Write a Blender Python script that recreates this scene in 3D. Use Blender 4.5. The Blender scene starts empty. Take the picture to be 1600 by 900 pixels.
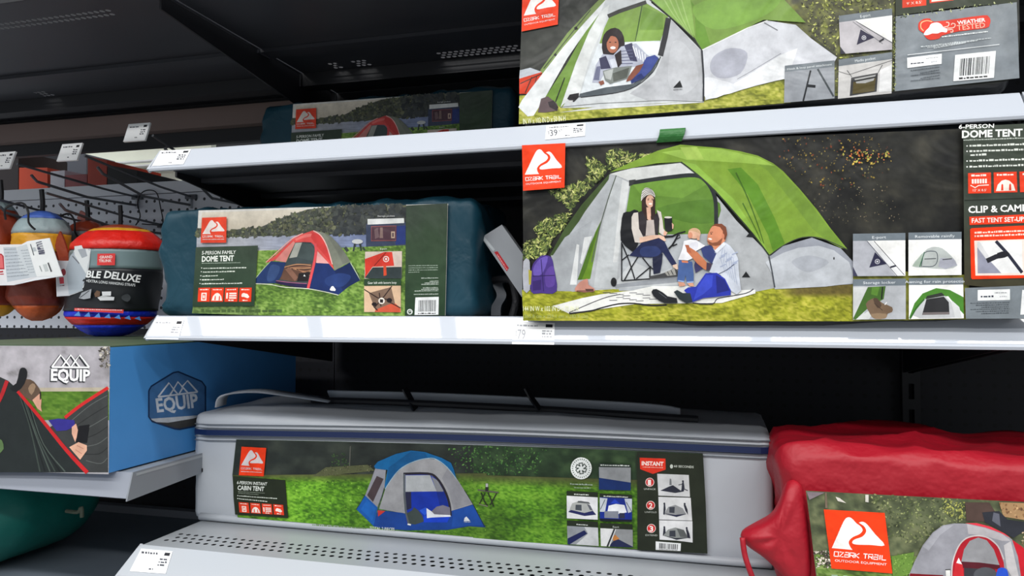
import bpy, bmesh, math, random
import numpy as np
from mathutils import Vector, Matrix, Euler
from mathutils.geometry import tessellate_polygon
random.seed(7)
RNG = np.random.default_rng(11)
SC = bpy.context.scene
COL = SC.collection

# ------------------------------------------------------------------ camera
F = 1155.0
CAM = Vector((0.0, 0.0, 1.45))
YAW, PITCH = math.radians(15.2), math.radians(1.85)
cd = bpy.data.cameras.new('camera'); cd.sensor_width = 36.0; cd.lens = F / 1600 * 36.0
cd.clip_start = 0.02
cam = bpy.data.objects.new('camera', cd); COL.objects.link(cam)
cam.location = CAM; cam.rotation_euler = (math.pi / 2 + PITCH, 0, YAW)
SC.camera = cam
ROT = Euler((math.pi / 2 + PITCH, 0, YAW)).to_matrix()
ROTN = np.array(ROT)

# ------------------------------------------------------------------ world, lights, exposure
w = bpy.data.worlds.new('store'); SC.world = w; w.use_nodes = True
w.node_tree.nodes['Background'].inputs[0].default_value = (0.86, 0.93, 1.0, 1)
w.node_tree.nodes['Background'].inputs[1].default_value = 0.55
SC.view_settings.view_transform = 'Standard'; SC.view_settings.look = 'None'
SC.view_settings.exposure = -0.42; SC.view_settings.gamma = 1.0
SC.view_settings.use_curve_mapping = False

def lamp(x, y, z, sx, sy, watt):
    l = bpy.data.lights.new('ceiling_light', 'AREA'); l.shape = 'RECTANGLE'
    l.size = sx; l.size_y = sy; l.energy = watt; l.color = (1.0, 0.985, 0.96)
    o = bpy.data.objects.new('ceiling_light', l); COL.objects.link(o); o.location = (x, y, z)
for k in range(-4, 6):                       # the row of fixtures above this aisle
    lamp(-0.30 + k * 1.36, -0.80, 6.5, 1.19, 0.50, 46)
for yy in (-4.2, -7.6):                      # rows above the neighbouring aisles
    for k in range(-2, 3):
        lamp(k * 2.8, yy, 6.5, 2.5, 0.62, 170)

# ------------------------------------------------------------------ helpers
def lin(c):
    c = np.asarray(c, float) / 255.0
    return np.where(c <= 0.04045, c / 12.92, ((c + 0.055) / 1.055) ** 2.4)

def hash2(ix, iy, s):
    n = (ix * 374761393 + iy * 668265263 + s * 974711) & 0x7fffffff
    n = ((n ^ (n >> 13)) * 1274126177) & 0x7fffffff
    return ((n ^ (n >> 16)) & 0xffff) / 65535.0
def vnoise(x, y, s=0):
    x = np.asarray(x, float); y = np.asarray(y, float)
    ix = np.floor(x).astype(np.int64); iy = np.floor(y).astype(np.int64)
    fx = x - ix; fy = y - iy; fx = fx * fx * (3 - 2 * fx); fy = fy * fy * (3 - 2 * fy)
    a = hash2(ix, iy, s); b = hash2(ix + 1, iy, s); c = hash2(ix, iy + 1, s); d = hash2(ix + 1, iy + 1, s)
    return (a * (1 - fx) + b * fx) * (1 - fy) + (c * (1 - fx) + d * fx) * fy
def fbm(x, y, s=0, o=4):
    t = 0; a = 0.5; n = 0
    for i in range(o):
        t = t + a * vnoise(x * 2 ** i, y * 2 ** i, s + i); n += a; a *= 0.55
    return t / n

MATS = {}
def mat(name, col, rough=0.5, metal=0.0, spec=0.5, coat=0.0, coat_rough=0.05, bump=None, vary=0.0, sheen=0.0, vscale=30):
    if name in MATS: return MATS[name]
    m = bpy.data.materials.new(name); m.use_nodes = True; nt = m.node_tree; b = nt.nodes['Principled BSDF']
    c = lin(col); b.inputs['Base Color'].default_value = (*c, 1)
    b.inputs['Roughness'].default_value = rough; b.inputs['Metallic'].default_value = metal
    b.inputs['Specular IOR Level'].default_value = spec
    b.inputs['Coat Weight'].default_value = coat; b.inputs['Coat Roughness'].default_value = coat_rough
    b.inputs['Sheen Weight'].default_value = sheen
    g = nt.nodes.new('ShaderNodeNewGeometry')
    if vary:
        n = nt.nodes.new('ShaderNodeTexNoise'); n.inputs['Scale'].default_value = vscale; n.inputs['Detail'].default_value = 4
        nt.links.new(g.outputs['Position'], n.inputs['Vector'])
        mx = nt.nodes.new('ShaderNodeMix'); mx.data_type = 'RGBA'
        mx.inputs['A'].default_value = (*(c * (1 - vary)), 1); mx.inputs['B'].default_value = (*np.minimum(c * (1 + vary), 1), 1)
        nt.links.new(n.outputs['Fac'], mx.inputs['Factor']); nt.links.new(mx.outputs['Result'], b.inputs['Base Color'])
    if bump:
        n = nt.nodes.new('ShaderNodeTexNoise'); n.inputs['Scale'].default_value = bump[0]; n.inputs['Detail'].default_value = 3
        n.inputs['Distortion'].default_value = bump[2] if len(bump) > 2 else 0
        nt.links.new(g.outputs['Position'], n.inputs['Vector'])
        bp = nt.nodes.new('ShaderNodeBump'); bp.inputs['Strength'].default_value = bump[1]; bp.inputs['Distance'].default_value = 0.01
        nt.links.new(n.outputs['Fac'], bp.inputs['Height']); nt.links.new(bp.outputs['Normal'], b.inputs['Normal'])
    MATS[name] = m; return m

def print_mat(name, rough, bump, coat=0.0, mottle=0.0):
    if name in MATS: return MATS[name]
    m = mat(name, (128, 128, 128), rough, bump=bump, coat=coat, coat_rough=0.15); nt = m.node_tree
    a = nt.nodes.new('ShaderNodeVertexColor'); a.layer_name = 'ink'; b = nt.nodes['Principled BSDF']
    b.inputs['Specular IOR Level'].default_value = 0.3
    # mottled ink: soft tone variation of the printed picture
    g = nt.nodes.new('ShaderNodeNewGeometry'); n = nt.nodes.new('ShaderNodeTexNoise'); n.inputs['Scale'].default_value = 42; n.inputs['Detail'].default_value = 5; n.inputs['Roughness'].default_value = .62
    nt.links.new(g.outputs['Position'], n.inputs['Vector']); mr = nt.nodes.new('ShaderNodeMapRange'); mr.inputs['From Min'].default_value = .3; mr.inputs['From Max'].default_value = .7
    mr.inputs['To Min'].default_value = 1 - mottle; mr.inputs['To Max'].default_value = 1 + mottle * .5; nt.links.new(n.outputs['Fac'], mr.inputs['Value'])
    vm = nt.nodes.new('ShaderNodeVectorMath'); vm.operation = 'SCALE'; nt.links.new(a.outputs['Color'], vm.inputs[0]); nt.links.new(mr.outputs['Result'], vm.inputs['Scale'])
    nt.links.new(vm.outputs['Vector'], b.inputs['Base Color'])
    return m
PAPER = print_mat('printed_paper', 0.55, None, mottle=.04)
FILM = print_mat('printed_film', 0.36, (7.0, 0.5, 1.6), mottle=.24)
CARD = print_mat('printed_card', 0.42, (5.0, 0.06), mottle=.2)

def peg_mat(name, col, hole, pitch, r, rough=0.5):
    m = mat(name, col, rough); nt = m.node_tree; b = nt.nodes['Principled BSDF']
    g = nt.nodes.new('ShaderNodeNewGeometry'); s = nt.nodes.new('ShaderNodeSeparateXYZ'); nt.links.new(g.outputs['Position'], s.inputs[0])
    sq = []
    for ax in ('X', 'Z'):
        d = nt.nodes.new('ShaderNodeMath'); d.operation = 'DIVIDE'; nt.links.new(s.outputs[ax], d.inputs[0]); d.inputs[1].default_value = pitch
        f = nt.nodes.new('ShaderNodeMath'); f.operation = 'FRACT'; nt.links.new(d.outputs[0], f.inputs[0])
        u = nt.nodes.new('ShaderNodeMath'); u.operation = 'SUBTRACT'; nt.links.new(f.outputs[0], u.inputs[0]); u.inputs[1].default_value = 0.5
        q = nt.nodes.new('ShaderNodeMath'); q.operation = 'MULTIPLY'; nt.links.new(u.outputs[0], q.inputs[0]); nt.links.new(u.outputs[0], q.inputs[1])
        sq.append(q)
    a = nt.nodes.new('ShaderNodeMath'); a.operation = 'ADD'; nt.links.new(sq[0].outputs[0], a.inputs[0]); nt.links.new(sq[1].outputs[0], a.inputs[1])
    l = nt.nodes.new('ShaderNodeMath'); l.operation = 'LESS_THAN'; nt.links.new(a.outputs[0], l.inputs[0]); l.inputs[1].default_value = (r / pitch) ** 2
    mx = nt.nodes.new('ShaderNodeMix'); mx.data_type = 'RGBA'; mx.inputs['A'].default_value = (*lin(col), 1); mx.inputs['B'].default_value = (*lin(hole), 1)
    nt.links.new(l.outputs[0], mx.inputs['Factor']); nt.links.new(mx.outputs['Result'], b.inputs['Base Color'])
    return m

def thing(name, label, cat, loc=(0, 0, 0), group=None):
    o = bpy.data.objects.new(name, None); COL.objects.link(o); o.location = loc; o.empty_display_size = 0.02
    tag(o, label, cat, group); return o
def tag(o, label, cat, group=None):
    o['label'] = label; o['category'] = cat
    if group: o['group'] = group
    return o
def root_loc(p):
    v = Vector((0, 0, 0))
    while p is not None: v += p.location; p = p.parent
    return v
def obj(name, verts, faces, m, parent=None, smooth=False, loc=None):
    """mesh object from world-space vertices; origin at the parent's root (or at loc / the base centre)"""
    V = np.array([tuple(v) for v in verts], float)
    if parent is not None: base = np.array(root_loc(parent))
    else:
        base = np.array(loc) if loc is not None else np.array([(V[:, 0].min() + V[:, 0].max()) / 2, (V[:, 1].min() + V[:, 1].max()) / 2, V[:, 2].min()])
    me = bpy.data.meshes.new(name); me.from_pydata((V - base).tolist(), [], faces); me.update()
    if m is not None: me.materials.append(m)
    if smooth: me.polygons.foreach_set('use_smooth', [True] * len(me.polygons))
    o = bpy.data.objects.new(name, me); COL.objects.link(o)
    if parent is not None: o.parent = parent
    else: o.location = base
    return o
def struct(o): o['kind'] = 'structure'; return o
def copy_tree(o, parent=None):
    c = o.copy(); COL.objects.link(c); c.parent = parent
    for ch in list(o.children): copy_tree(ch, c)
    return c

def box(x0, x1, y0, y1, z0, z1):
    v = [(x, y, z) for z in (z0, z1) for y in (y0, y1) for x in (x0, x1)]
    return v, [(0, 2, 3, 1), (4, 5, 7, 6), (0, 1, 5, 4), (2, 6, 7, 3), (0, 4, 6, 2), (1, 3, 7, 5)]
def merge(*parts):
    V, Fc = [], []
    for v, f in parts:
        n = len(V); V += [tuple(a) for a in v]; Fc += [tuple(i + n for i in q) for q in f]
    return V, Fc
def extrude_x(prof, x0, x1, closed=True):
    n = len(prof); v = [(x0, y, z) for y, z in prof] + [(x1, y, z) for y, z in prof]
    f = [(i, (i + 1) % n, n + (i + 1) % n, n + i) for i in range(n if closed else n - 1)]
    if closed: f += [tuple(range(n))[::-1], tuple(range(n, 2 * n))]
    return v, f
def prism(poly3, off):
    n = len(poly3); a = [Vector(p) for p in poly3]; b = [p + Vector(off) for p in a]
    return a + b, [tuple(range(n)), tuple(range(n, 2 * n))[::-1]] + [(i, n + i, n + (i + 1) % n, (i + 1) % n) for i in range(n)]
def tube(pts, r, n=8):
    P = [Vector(p) for p in pts]; V, Fc = [], []
    up = Vector((0.13, 0.31, 0.94)).normalized()
    for i, p in enumerate(P):
        t = (P[min(i + 1, len(P) - 1)] - P[max(i - 1, 0)]).normalized()
        a = t.cross(up)
        if a.length < 1e-3: a = t.cross(Vector((1, 0, 0)))
        a.normalize(); b = t.cross(a); rr = r[i] if isinstance(r, (list, tuple)) else r
        for k in range(n):
            an = 2 * math.pi * k / n; V.append(p + (a * math.cos(an) + b * math.sin(an)) * rr)
    for i in range(len(P) - 1):
        for k in range(n): Fc.append((i * n + k, i * n + (k + 1) % n, (i + 1) * n + (k + 1) % n, (i + 1) * n + k))
    Fc += [tuple(range(n))[::-1], tuple(range((len(P) - 1) * n, len(P) * n))]
    return V, Fc
def ribbon(pts, wdir, width, thick=0.0016):
    """flat strap: follows pts, width along wdir, given thickness"""
    P = [Vector(p) for p in pts]; V, Fc = [], []; wd = Vector(wdir).normalized() * (width / 2)
    for i, p in enumerate(P):
        t = (P[min(i + 1, len(P) - 1)] - P[max(i - 1, 0)]).normalized(); nn = t.cross(wd).normalized() * (thick / 2)
        V += [p - wd - nn, p + wd - nn, p + wd + nn, p - wd + nn]
    for i in range(len(P) - 1):
        for k in range(4): Fc.append((i * 4 + k, i * 4 + (k + 1) % 4, (i + 1) * 4 + (k + 1) % 4, (i + 1) * 4 + k))
    Fc += [(3, 2, 1, 0), tuple(range(len(P) * 4 - 4, len(P) * 4))]
    return V, Fc
def smooth_path(pts, n=6, closed=False):
    P = [np.array(p, float) for p in pts]; out = []; m = len(P)
    for i in range(m if closed else m - 1):
        if closed: p0, p1, p2, p3 = P[i - 1], P[i], P[(i + 1) % m], P[(i + 2) % m]
        else: p0, p1, p2, p3 = P[max(i - 1, 0)], P[i], P[i + 1], P[min(i + 2, m - 1)]
        for k in range(n):
            t = k / n
            out.append(0.5 * ((2 * p1) + (p2 - p0) * t + (2 * p0 - 5 * p1 + 4 * p2 - p3) * t * t + (3 * p1 - p0 - 3 * p2 + p3) * t ** 3))
    if not closed: out.append(P[-1])
    return out

def soft_box(lo, hi, r, step=0.02, disp=None):
    """rounded box with a fine surface grid; disp(p, n) -> offset vector"""
    lo = np.array(lo, float); hi = np.array(hi, float); n = [max(4, int((hi[i] - lo[i]) / step)) for i in range(3)]
    idx = {}; V = []; Fc = []
    def vid(i, j, k):
        key = (i, j, k)
        if key not in idx: idx[key] = len(V); V.append([lo[a] + (hi[a] - lo[a]) * key[a] / n[a] for a in range(3)])
        return idx[key]
    for a in range(3):
        b, c = (a + 1) % 3, (a + 2) % 3
        for side in (0, n[a]):
            for i in range(n[b]):
                for j in range(n[c]):
                    q = []
                    for di, dj in ((0, 0), (1, 0), (1, 1), (0, 1)):
                        t = [0, 0, 0]; t[a] = side; t[b] = i + di; t[c] = j + dj; q.append(vid(*t))
                    Fc.append(tuple(q if side else q[::-1]))
    V = np.array(V); c = np.clip(V, lo + r, hi - r); d = V - c; ln = np.linalg.norm(d, axis=1, keepdims=True)
    nrm = d / np.maximum(ln, 1e-9)
    mx = np.abs(d).max(axis=1, keepdims=True)
    V = c + nrm * np.where(ln > 1e-9, mx, 0)
    if disp is not None: V = V + disp(V, nrm)
    return V, Fc

# ------------------------------------------------------------------ photograph pixel -> point on a real plane
def rays(px):
    px = np.asarray(px, float).reshape(-1, 2)
    d = np.stack([(px[:, 0] - 800) / F, -(px[:, 1] - 450) / F, -np.ones(len(px))], 1)
    return d @ ROTN.T
class Plane:
    def __init__(s, p, n): s.p = np.array(p, float); s.n = np.array(n, float) / np.linalg.norm(n)
    def at(s, px, off=0.0):
        d = rays(px); c = np.array(CAM); t = ((s.p - c) @ s.n) / (d @ s.n)
        return c + d * t[:, None] + s.n * np.asarray(off).reshape(-1, 1)
def YP(y): return Plane((0, y, 0), (0, -1, 0))
def P(px, py, y): return Vector(YP(y).at([(px, py)])[0])
def XP(x): return Plane((x, 0, 0), (1, 0, 0))

def crop(x0, y0, x1, wz):
    k = (x1 - x0) / wz
    return lambda *pts: [(x0 + k * a, y0 + k * b) for a, b in pts]

# ------------------------------------------------------------------ flat print as inked shapes
FONT_CACHE = {}
def glyphs(s, bold=0.0):
    key = (s, bold)
    if key in FONT_CACHE: return FONT_CACHE[key]
    cu = bpy.data.curves.new('t', 'FONT'); cu.body = s; cu.offset = bold; cu.resolution_u = 2; cu.fill_mode = 'FRONT'
    o = bpy.data.objects.new('t', cu); COL.objects.link(o)
    dg = bpy.context.evaluated_depsgraph_get(); me = bpy.data.meshes.new_from_object(o.evaluated_get(dg))
    V = np.array([v.co[:2] for v in me.vertices]).reshape(-1, 2); Fc = [tuple(p.vertices) for p in me.polygons]
    bpy.data.objects.remove(o); bpy.data.curves.remove(cu); bpy.data.meshes.remove(me)
    if len(V):
        V = V - [V[:, 0].min(), 0]; V[:, 0] /= max(V[:, 0].max(), 1e-6); V[:, 1] /= 0.70
    FONT_CACHE[key] = (V, Fc); return V, Fc
# angular stroke letters (brand lettering), unit box, y up
TECH = {'O': [[(0, 0), (1, 0), (1, 1), (0, 1), (0, 0)]], 'Z': [[(0, 1), (1, 1), (0, 0), (1, 0)]],
        'A': [[(0.1, 1), (1, 1), (1, 0), (0, 0), (0, .5), (1, .5)]], 'R': [[(0, 0), (0, 1), (1, 1), (1, .45), (.1, .45)], [(.5, .45), (1, 0)]],
        'K': [[(0, 0), (0, 1)], [(1, 1), (.1, .5), (1, 0)]], 'T': [[(0, 1), (1, 1)], [(.5, 1), (.5, 0)]],
        'I': [[(.5, 0), (.5, 1)]], 'L': [[(0, 1), (0, 0), (1, 0)]], ' ': [],
        'E': [[(1, 0), (0, 0), (0, 1), (1, 1)], [(0, .5), (.85, .5)]], 'Q': [[(0, 0), (1, 0), (1, 1), (0, 1), (0, 0)], [(.55, .35), (1.1, -.1)]],
        'U': [[(0, 1), (0, 0), (1, 0), (1, 1)]], 'P': [[(0, 0), (0, 1), (1, 1), (1, .4), (0, .4)]],
        'D': [[(0, 0), (.8, 0), (1, .2), (1, .8), (.8, 1), (0, 1), (0, 0)]], 'M': [[(0, 0), (0, 1), (.5, .4), (1, 1), (1, 0)]],
        'N': [[(0, 0), (0, 1), (1, 0), (1, 1)]]}

class Print:
    EPS = 1.5e-5
    def __init__(s, plane, material, base=0.0006):
        s.plane = plane; s.m = material; s.base = base; s.n = 0; s.groups = []; s.begin('label')
    def begin(s, name, label=None):
        s.cur = dict(name=name, label=label, V=[], F=[], C=[], O=[], nv=0); s.groups.append(s.cur); return s
    def _add(s, V, Fc, C, extra=None):
        V = np.asarray(V, float).reshape(-1, 2); C = np.asarray(C, float)
        if C.ndim == 1: C = np.tile(C, (len(V), 1))
        g = s.cur; g['F'] += [tuple(i + g['nv'] for i in f) for f in Fc]; g['nv'] += len(V)
        g['V'].append(V); g['C'].append(C); g['O'].append(s.base + s.n * s.EPS + (np.zeros(len(V)) if extra is None else extra)); s.n += 1 if extra is None else 1 + int(np.ceil(extra.max() / s.EPS))
    def poly(s, pts, col, sm=0):
        if sm: pts = smooth_path(pts, sm, True)
        tr = tessellate_polygon([[Vector((p[0], p[1], 0)) for p in pts]])
        s._add(pts, [tuple(t) for t in tr], col)
    def stroke(s, pts, wpx, col, sm=0):
        if sm: pts = smooth_path(pts, sm)
        Q = [np.array(p, float) for p in pts]; V = []; n = len(Q)
        for i in range(n):
            t = Q[min(i + 1, n - 1)] - Q[max(i - 1, 0)]; t = t / max(np.hypot(*t), 1e-6); nn = np.array([-t[1], t[0]])
            wi = (wpx[0] + (wpx[1] - wpx[0]) * i / max(n - 1, 1)) if isinstance(wpx, tuple) else wpx
            V += [Q[i] - nn * wi / 2, Q[i] + nn * wi / 2]
        s._add(V, [(2 * i, 2 * i + 1, 2 * i + 3, 2 * i + 2) for i in range(n - 1)], col)
    def ell(s, c, rx, ry, col, rot=0, n=20):
        a = np.arange(n) * 2 * math.pi / n; x = rx * np.cos(a); y = ry * np.sin(a); r = math.radians(rot)
        s._add(np.stack([c[0] + x * math.cos(r) - y * math.sin(r), c[1] + x * math.sin(r) + y * math.cos(r)], 1), [tuple(range(n))], col)
    def field(s, quad, nx, ny, fn):
        """grid over a 4-corner area (TL, TR, BR, BL); fn(u, v, x, y) -> (..,3) colours 0..255"""
        u, v = np.meshgrid(np.linspace(0, 1, nx + 1), np.linspace(0, 1, ny + 1)); q = np.array(quad, float)
        XY = ((1 - u) * (1 - v))[..., None] * q[0] + (u * (1 - v))[..., None] * q[1] + (u * v)[..., None] * q[2] + ((1 - u) * v)[..., None] * q[3]
        C = fn(u, v, XY[..., 0], XY[..., 1]).reshape(-1, 3)
        i = np.arange(ny)[:, None] * (nx + 1) + np.arange(nx)[None]; i = i.reshape(-1)
        s._add(XY.reshape(-1, 2), list(zip(i.tolist(), (i + 1).tolist(), (i + nx + 2).tolist(), (i + nx + 1).tolist())), np.clip(C, 0, 255))
    def text(s, p0, p1, h, st, col, bold=0.0, slant=0.0):
        V, Fc = glyphs(st, bold)
        p0 = np.array(p0, float); p1 = np.array(p1, float); d = p1 - p0; up = np.array([d[1], -d[0]]) / np.hypot(*d) * h
        s._add(p0 + np.outer(V[:, 0], d) + np.outer(V[:, 1], up) + np.outer(V[:, 1], d / np.hypot(*d) * h * slant), Fc, col)
    def tech(s, p0, p1, h, st, col, wpx):
        p0 = np.array(p0, float); p1 = np.array(p1, float); d = p1 - p0; up = np.array([d[1], -d[0]]) / np.hypot(*d) * h
        adv = [0.45 if c in ' I' else 1.0 for c in st]; gap = 0.28; tot = sum(adv) + gap * (len(st) - 1); x = 0
        for c, a in zip(st, adv):
            for ln in TECH[c]:
                s.stroke([p0 + d * ((x + q[0] * a) / tot) + up * q[1] for q in ln], wpx, col)
            x += a + gap
    def dashes(s, p0, p1, h, col, seed=0):
        """a line of lettering too small to read"""
        r = random.Random(seed); p0 = np.array(p0, float); p1 = np.array(p1, float); d = p1 - p0; L = np.hypot(*d); d = d / L; up = np.array([d[1], -d[0]]); x = 0
        V, Fc = [], []
        while x < L - h * .4:
            ln = min(h * r.uniform(.5, 2.2), L - x); hh = h * r.uniform(.6, 1.0); n = len(V)
            V += [p0 + d * x, p0 + d * (x + ln), p0 + d * (x + ln) + up * hh, p0 + d * x + up * hh]; Fc.append((n, n + 1, n + 2, n + 3)); x += ln + h * r.uniform(.25, .5)
        s._add(V, Fc, col)
    def bars(s, quad, n, col, seed=1):
        q = np.array(quad, float); r = random.Random(seed); t = 0; V, Fc = [], []
        while t < 1:
            wd = r.choice([.5, .5, 1, 1.5]) / n; m = len(V); a, b = t, min(t + wd, 1)
            V += [q[0] + (q[1] - q[0]) * a, q[0] + (q[1] - q[0]) * b, q[3] + (q[2] - q[3]) * b, q[3] + (q[2] - q[3]) * a]; Fc.append((m, m + 1, m + 2, m + 3)); t += wd + r.choice([.5, .7, 1.2]) / n
        s._add(V, Fc, col)
    def scatter(s, region, n, size, cols, seed=0, aspect=2.2, ang=None, dens=None):
        """small leaf-shaped flecks of ink inside a polygon"""
        r = np.random.default_rng(seed); R = np.array(region, float); lo, hi = R.min(0), R.max(0)
        p = lo + (hi - lo) * r.random((n * 3, 2)); ins = np.zeros(len(p), bool); j = len(R) - 1
        for i in range(len(R)):
            c = ((R[i, 1] > p[:, 1]) != (R[j, 1] > p[:, 1])) & (p[:, 0] < (R[j, 0] - R[i, 0]) * (p[:, 1] - R[i, 1]) / (R[j, 1] - R[i, 1] + 1e-9) + R[i, 0]); ins ^= c; j = i
        p = p[ins]
        if dens is not None: p = p[dens(p[:, 0], p[:, 1]) > r.random(len(p))]
        p = p[:n]; m = len(p); a = (r.random(m) * math.pi) if ang is None else np.radians(ang[0] + (ang[1] - ang[0]) * r.random(m))
        sz = size[0] + (size[1] - size[0]) * r.random(m) ** 1.5; ca, sa = np.cos(a), np.sin(a)
        V = np.empty((m, 4, 2)); 
        for k, (x, y) in enumerate(((-1, 0), (.1, -1 / aspect), (1, 0), (-.1, 1 / aspect))):
            V[:, k, 0] = p[:, 0] + sz * (x * ca - y * sa); V[:, k, 1] = p[:, 1] + sz * (x * sa + y * ca)
        cc = np.array(cols, float)[r.integers(0, len(cols), m)]; cc = cc * (0.85 + 0.3 * r.random((m, 1)))
        s._add(V.reshape(-1, 2), [tuple(range(4 * i, 4 * i + 4)) for i in range(m)], np.clip(np.repeat(cc, 4, 0), 0, 255), np.repeat(np.arange(m) * (1.1e-6 if m > 250 else 2.5e-6), 4))
    def uv(s, q):
        q = np.array(q, float)
        return lambda *pts: [tuple((1 - u) * (1 - v) * q[0] + u * (1 - v) * q[1] + u * v * q[2] + (1 - u) * v * q[3]) for u, v in pts]
    # ---- recurring print elements
    def brand(s, q, big=True, red=(246, 64, 18), white=(252, 249, 246), label='orange logo square with a white mountain'):
        s.begin('brand_logo', label); m = s.uv(q); s.poly(m((0, 0), (1, 0), (1, 1), (0, 1)), red)
        s.poly(m(*[tuple(p) for p in smooth_path([(.05, .65), (.18, .41), (.30, .19), (.37, .115), (.44, .12), (.51, .20), (.57, .245), (.60, .31), (.54, .38), (.42, .44), (.345, .52), (.355, .60), (.39, .655)], 3, False)]), white)
        s.poly(m(*[tuple(p) for p in smooth_path([(.55, .19), (.62, .17), (.69, .215), (.80, .37), (.93, .54), (.70, .55), (.46, .56), (.40, .535), (.44, .48), (.58, .42), (.655, .33), (.635, .25), (.57, .20)], 3, False)]), white)
        wpx = np.hypot(q[1][0] - q[0][0], q[1][1] - q[0][1])
        a, b = m((.07, .785), (.92, .785)); s.tech(a, b, wpx * .075, 'OZARK TRAIL', white, wpx * .0165)
        a, b = m((.07, .875), (.92, .875))
        if big: s.text(a, b, wpx * .038, 'OUTDOOR EQUIPMENT', white)
        else: s.dashes(a, b, wpx * .03, white, 3)
    def icon(s, q, kind, red=(232, 62, 30), white=(252, 235, 225)):
        m = s.uv(q); s.poly(m((0, 0), (1, 0), (1, 1), (0, 1)), red); wpx = np.hypot(q[1][0] - q[0][0], q[1][1] - q[0][1])
        a, b = m((.14, .17), (.86, .17)); s.dashes(a, b, wpx * .09, white, kind + 20)
        if kind == 0:
            s.poly(m((.28, .36), (.72, .36), (.72, .92), (.28, .92)), white); s.poly(m((.38, .44), (.62, .44), (.62, .84), (.38, .84)), red); s.ell(m((.5, .64))[0], wpx * .07, wpx * .16, white)
        elif kind == 1:
            s.poly(m((.08, .92), (.16, .62), (.34, .42), (.5, .37), (.66, .42), (.84, .62), (.92, .92)), white)
            for u in (.3, .64): s.poly(m((u, .9), (u + .02, .62), (u + .06, .56), (u + .1, .62), (u + .1, .9)), red)
        elif kind == 2:
            for v in (.36, .52, .68): s.poly(m((.34, v), (.9, v), (.9, v + .1), (.34, v + .1)), white)
            s.poly(m((.12, .36), (.24, .36), (.24, .78), (.12, .78)), white)
            a, b = m((.3, .94), (.7, .94)); s.dashes(a, b, wpx * .1, white, 5)
        elif kind == 3:
            for u, v, r_ in ((.38, .5, .18), (.55, .56, .2), (.68, .64, .15), (.3, .58, .12)): s.ell(m((u, v))[0], wpx * r_, wpx * r_ * .8, white)
            a, b = m((.3, .94), (.7, .94)); s.dashes(a, b, wpx * .1, white, 6)
        else:
            for k in range(6): s.poly(m((.16 + k * .115, .3), (.24 + k * .115, .3), (.24 + k * .115, .52), (.16 + k * .115, .52)), white)
            s.stroke(m((.1, .6), (.3, .72), (.45, .62), (.9, .6)), wpx * .04, white); a, b = m((.2, .9), (.8, .9)); s.text(a, b, wpx * .1, "12' X 8.5'", white)
    def barcode(s, q, seed=1):
        s.begin('barcode', 'white barcode panel'); m = s.uv(q); s.poly(m((0, 0), (1, 0), (1, 1), (0, 1)), (238, 240, 240))
        s.bars(m((.14, .17), (.88, .17), (.88, .82), (.14, .82)), 34, (40, 42, 48), seed); a, b = m((.14, .95), (.88, .95)); s.dashes(a, b, abs(q[3][1] - q[0][1]) * .08, (60, 60, 60), seed)
    def build(s, parent, top=None):
        """first group becomes the label (a part of parent, or a sub-part), the others its children"""
        base = np.array(root_loc(parent)); first = top
        for g in s.groups:
            if not g['V']: continue
            V = np.concatenate(g['V']); O = np.concatenate(g['O']); C = lin(np.concatenate(g['C']))
            W = s.plane.at(V, O) - base
            me = bpy.data.meshes.new(g['name']); me.from_pydata(W.tolist(), [], g['F']); me.update(); me.materials.append(s.m)
            at = me.color_attributes.new('ink', 'FLOAT_COLOR', 'POINT'); at.data.foreach_set('color', np.concatenate([C, np.ones((len(C), 1))], 1).astype(np.float32).ravel())
            o = bpy.data.objects.new(g['name'], me); COL.objects.link(o); o.parent = first if first is not None else parent
            if g['label']: o['label'] = g['label']
            if first is None: first = o
        return first

def mixc(a, b, t):
    t = np.asarray(t)[..., None]; return np.array(a, float) * (1 - t) + np.array(b, float) * t
def ramp(t, stops):
    t = np.asarray(t); xs = [p for p, _ in stops]; cs = np.array([c for _, c in stops], float)
    return np.stack([np.interp(t, xs, cs[:, k]) for k in range(3)], -1)
def grass(dark, mid, light, sx=.35, sy=.7, seed=0, big=.03):
    def fn(u, v, x, y):
        t = .6 * fbm(x * sx * .55, y * sy * .6, seed, 2) + .4 * fbm(x * big, y * big * 2, seed + 9, 3)
        return ramp(np.clip((t - .3) / .4, 0, 1), [(0, dark), (.5, mid), (1, light)])
    return fn
# ================================================================== SETTING
YF, YB, X0, XS, XE = 1.0, 1.62, -0.885, 0.372, 1.62
ZT, ZM, ZL, ZU = 1.716, 1.4415, 1.077, 1.985          # deck heights: top, middle, lower, upper (above the frame)
M_dark = mat('dark_panel', (20, 21, 28), 0.7)
M_black = mat('black_steel', (26, 27, 32), 0.5)
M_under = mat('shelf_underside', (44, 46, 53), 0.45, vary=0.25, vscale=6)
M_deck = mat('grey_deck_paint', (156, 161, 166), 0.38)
M_rail = mat('price_rail_plastic', (182, 188, 198), 0.5, coat=1.0, coat_rough=0.03)
M_lip = mat('shelf_lip_paint', (176, 181, 187), 0.25)
M_grey = mat('grey_steel', (172, 177, 184), 0.4)
M_peg_d = peg_mat('dark_pegboard', (20, 21, 30), (4, 4, 6), 0.0254, 0.0042, 0.6)
M_peg_g = peg_mat('grey_pegboard', (205, 209, 218), (40, 42, 50), 0.0254, 0.0040, 0.5)
M_wire = mat('hook_wire', (84, 88, 94), 0.4, metal=0.3)
M_white = mat('white_plastic', (240, 242, 245), 0.35)

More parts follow.
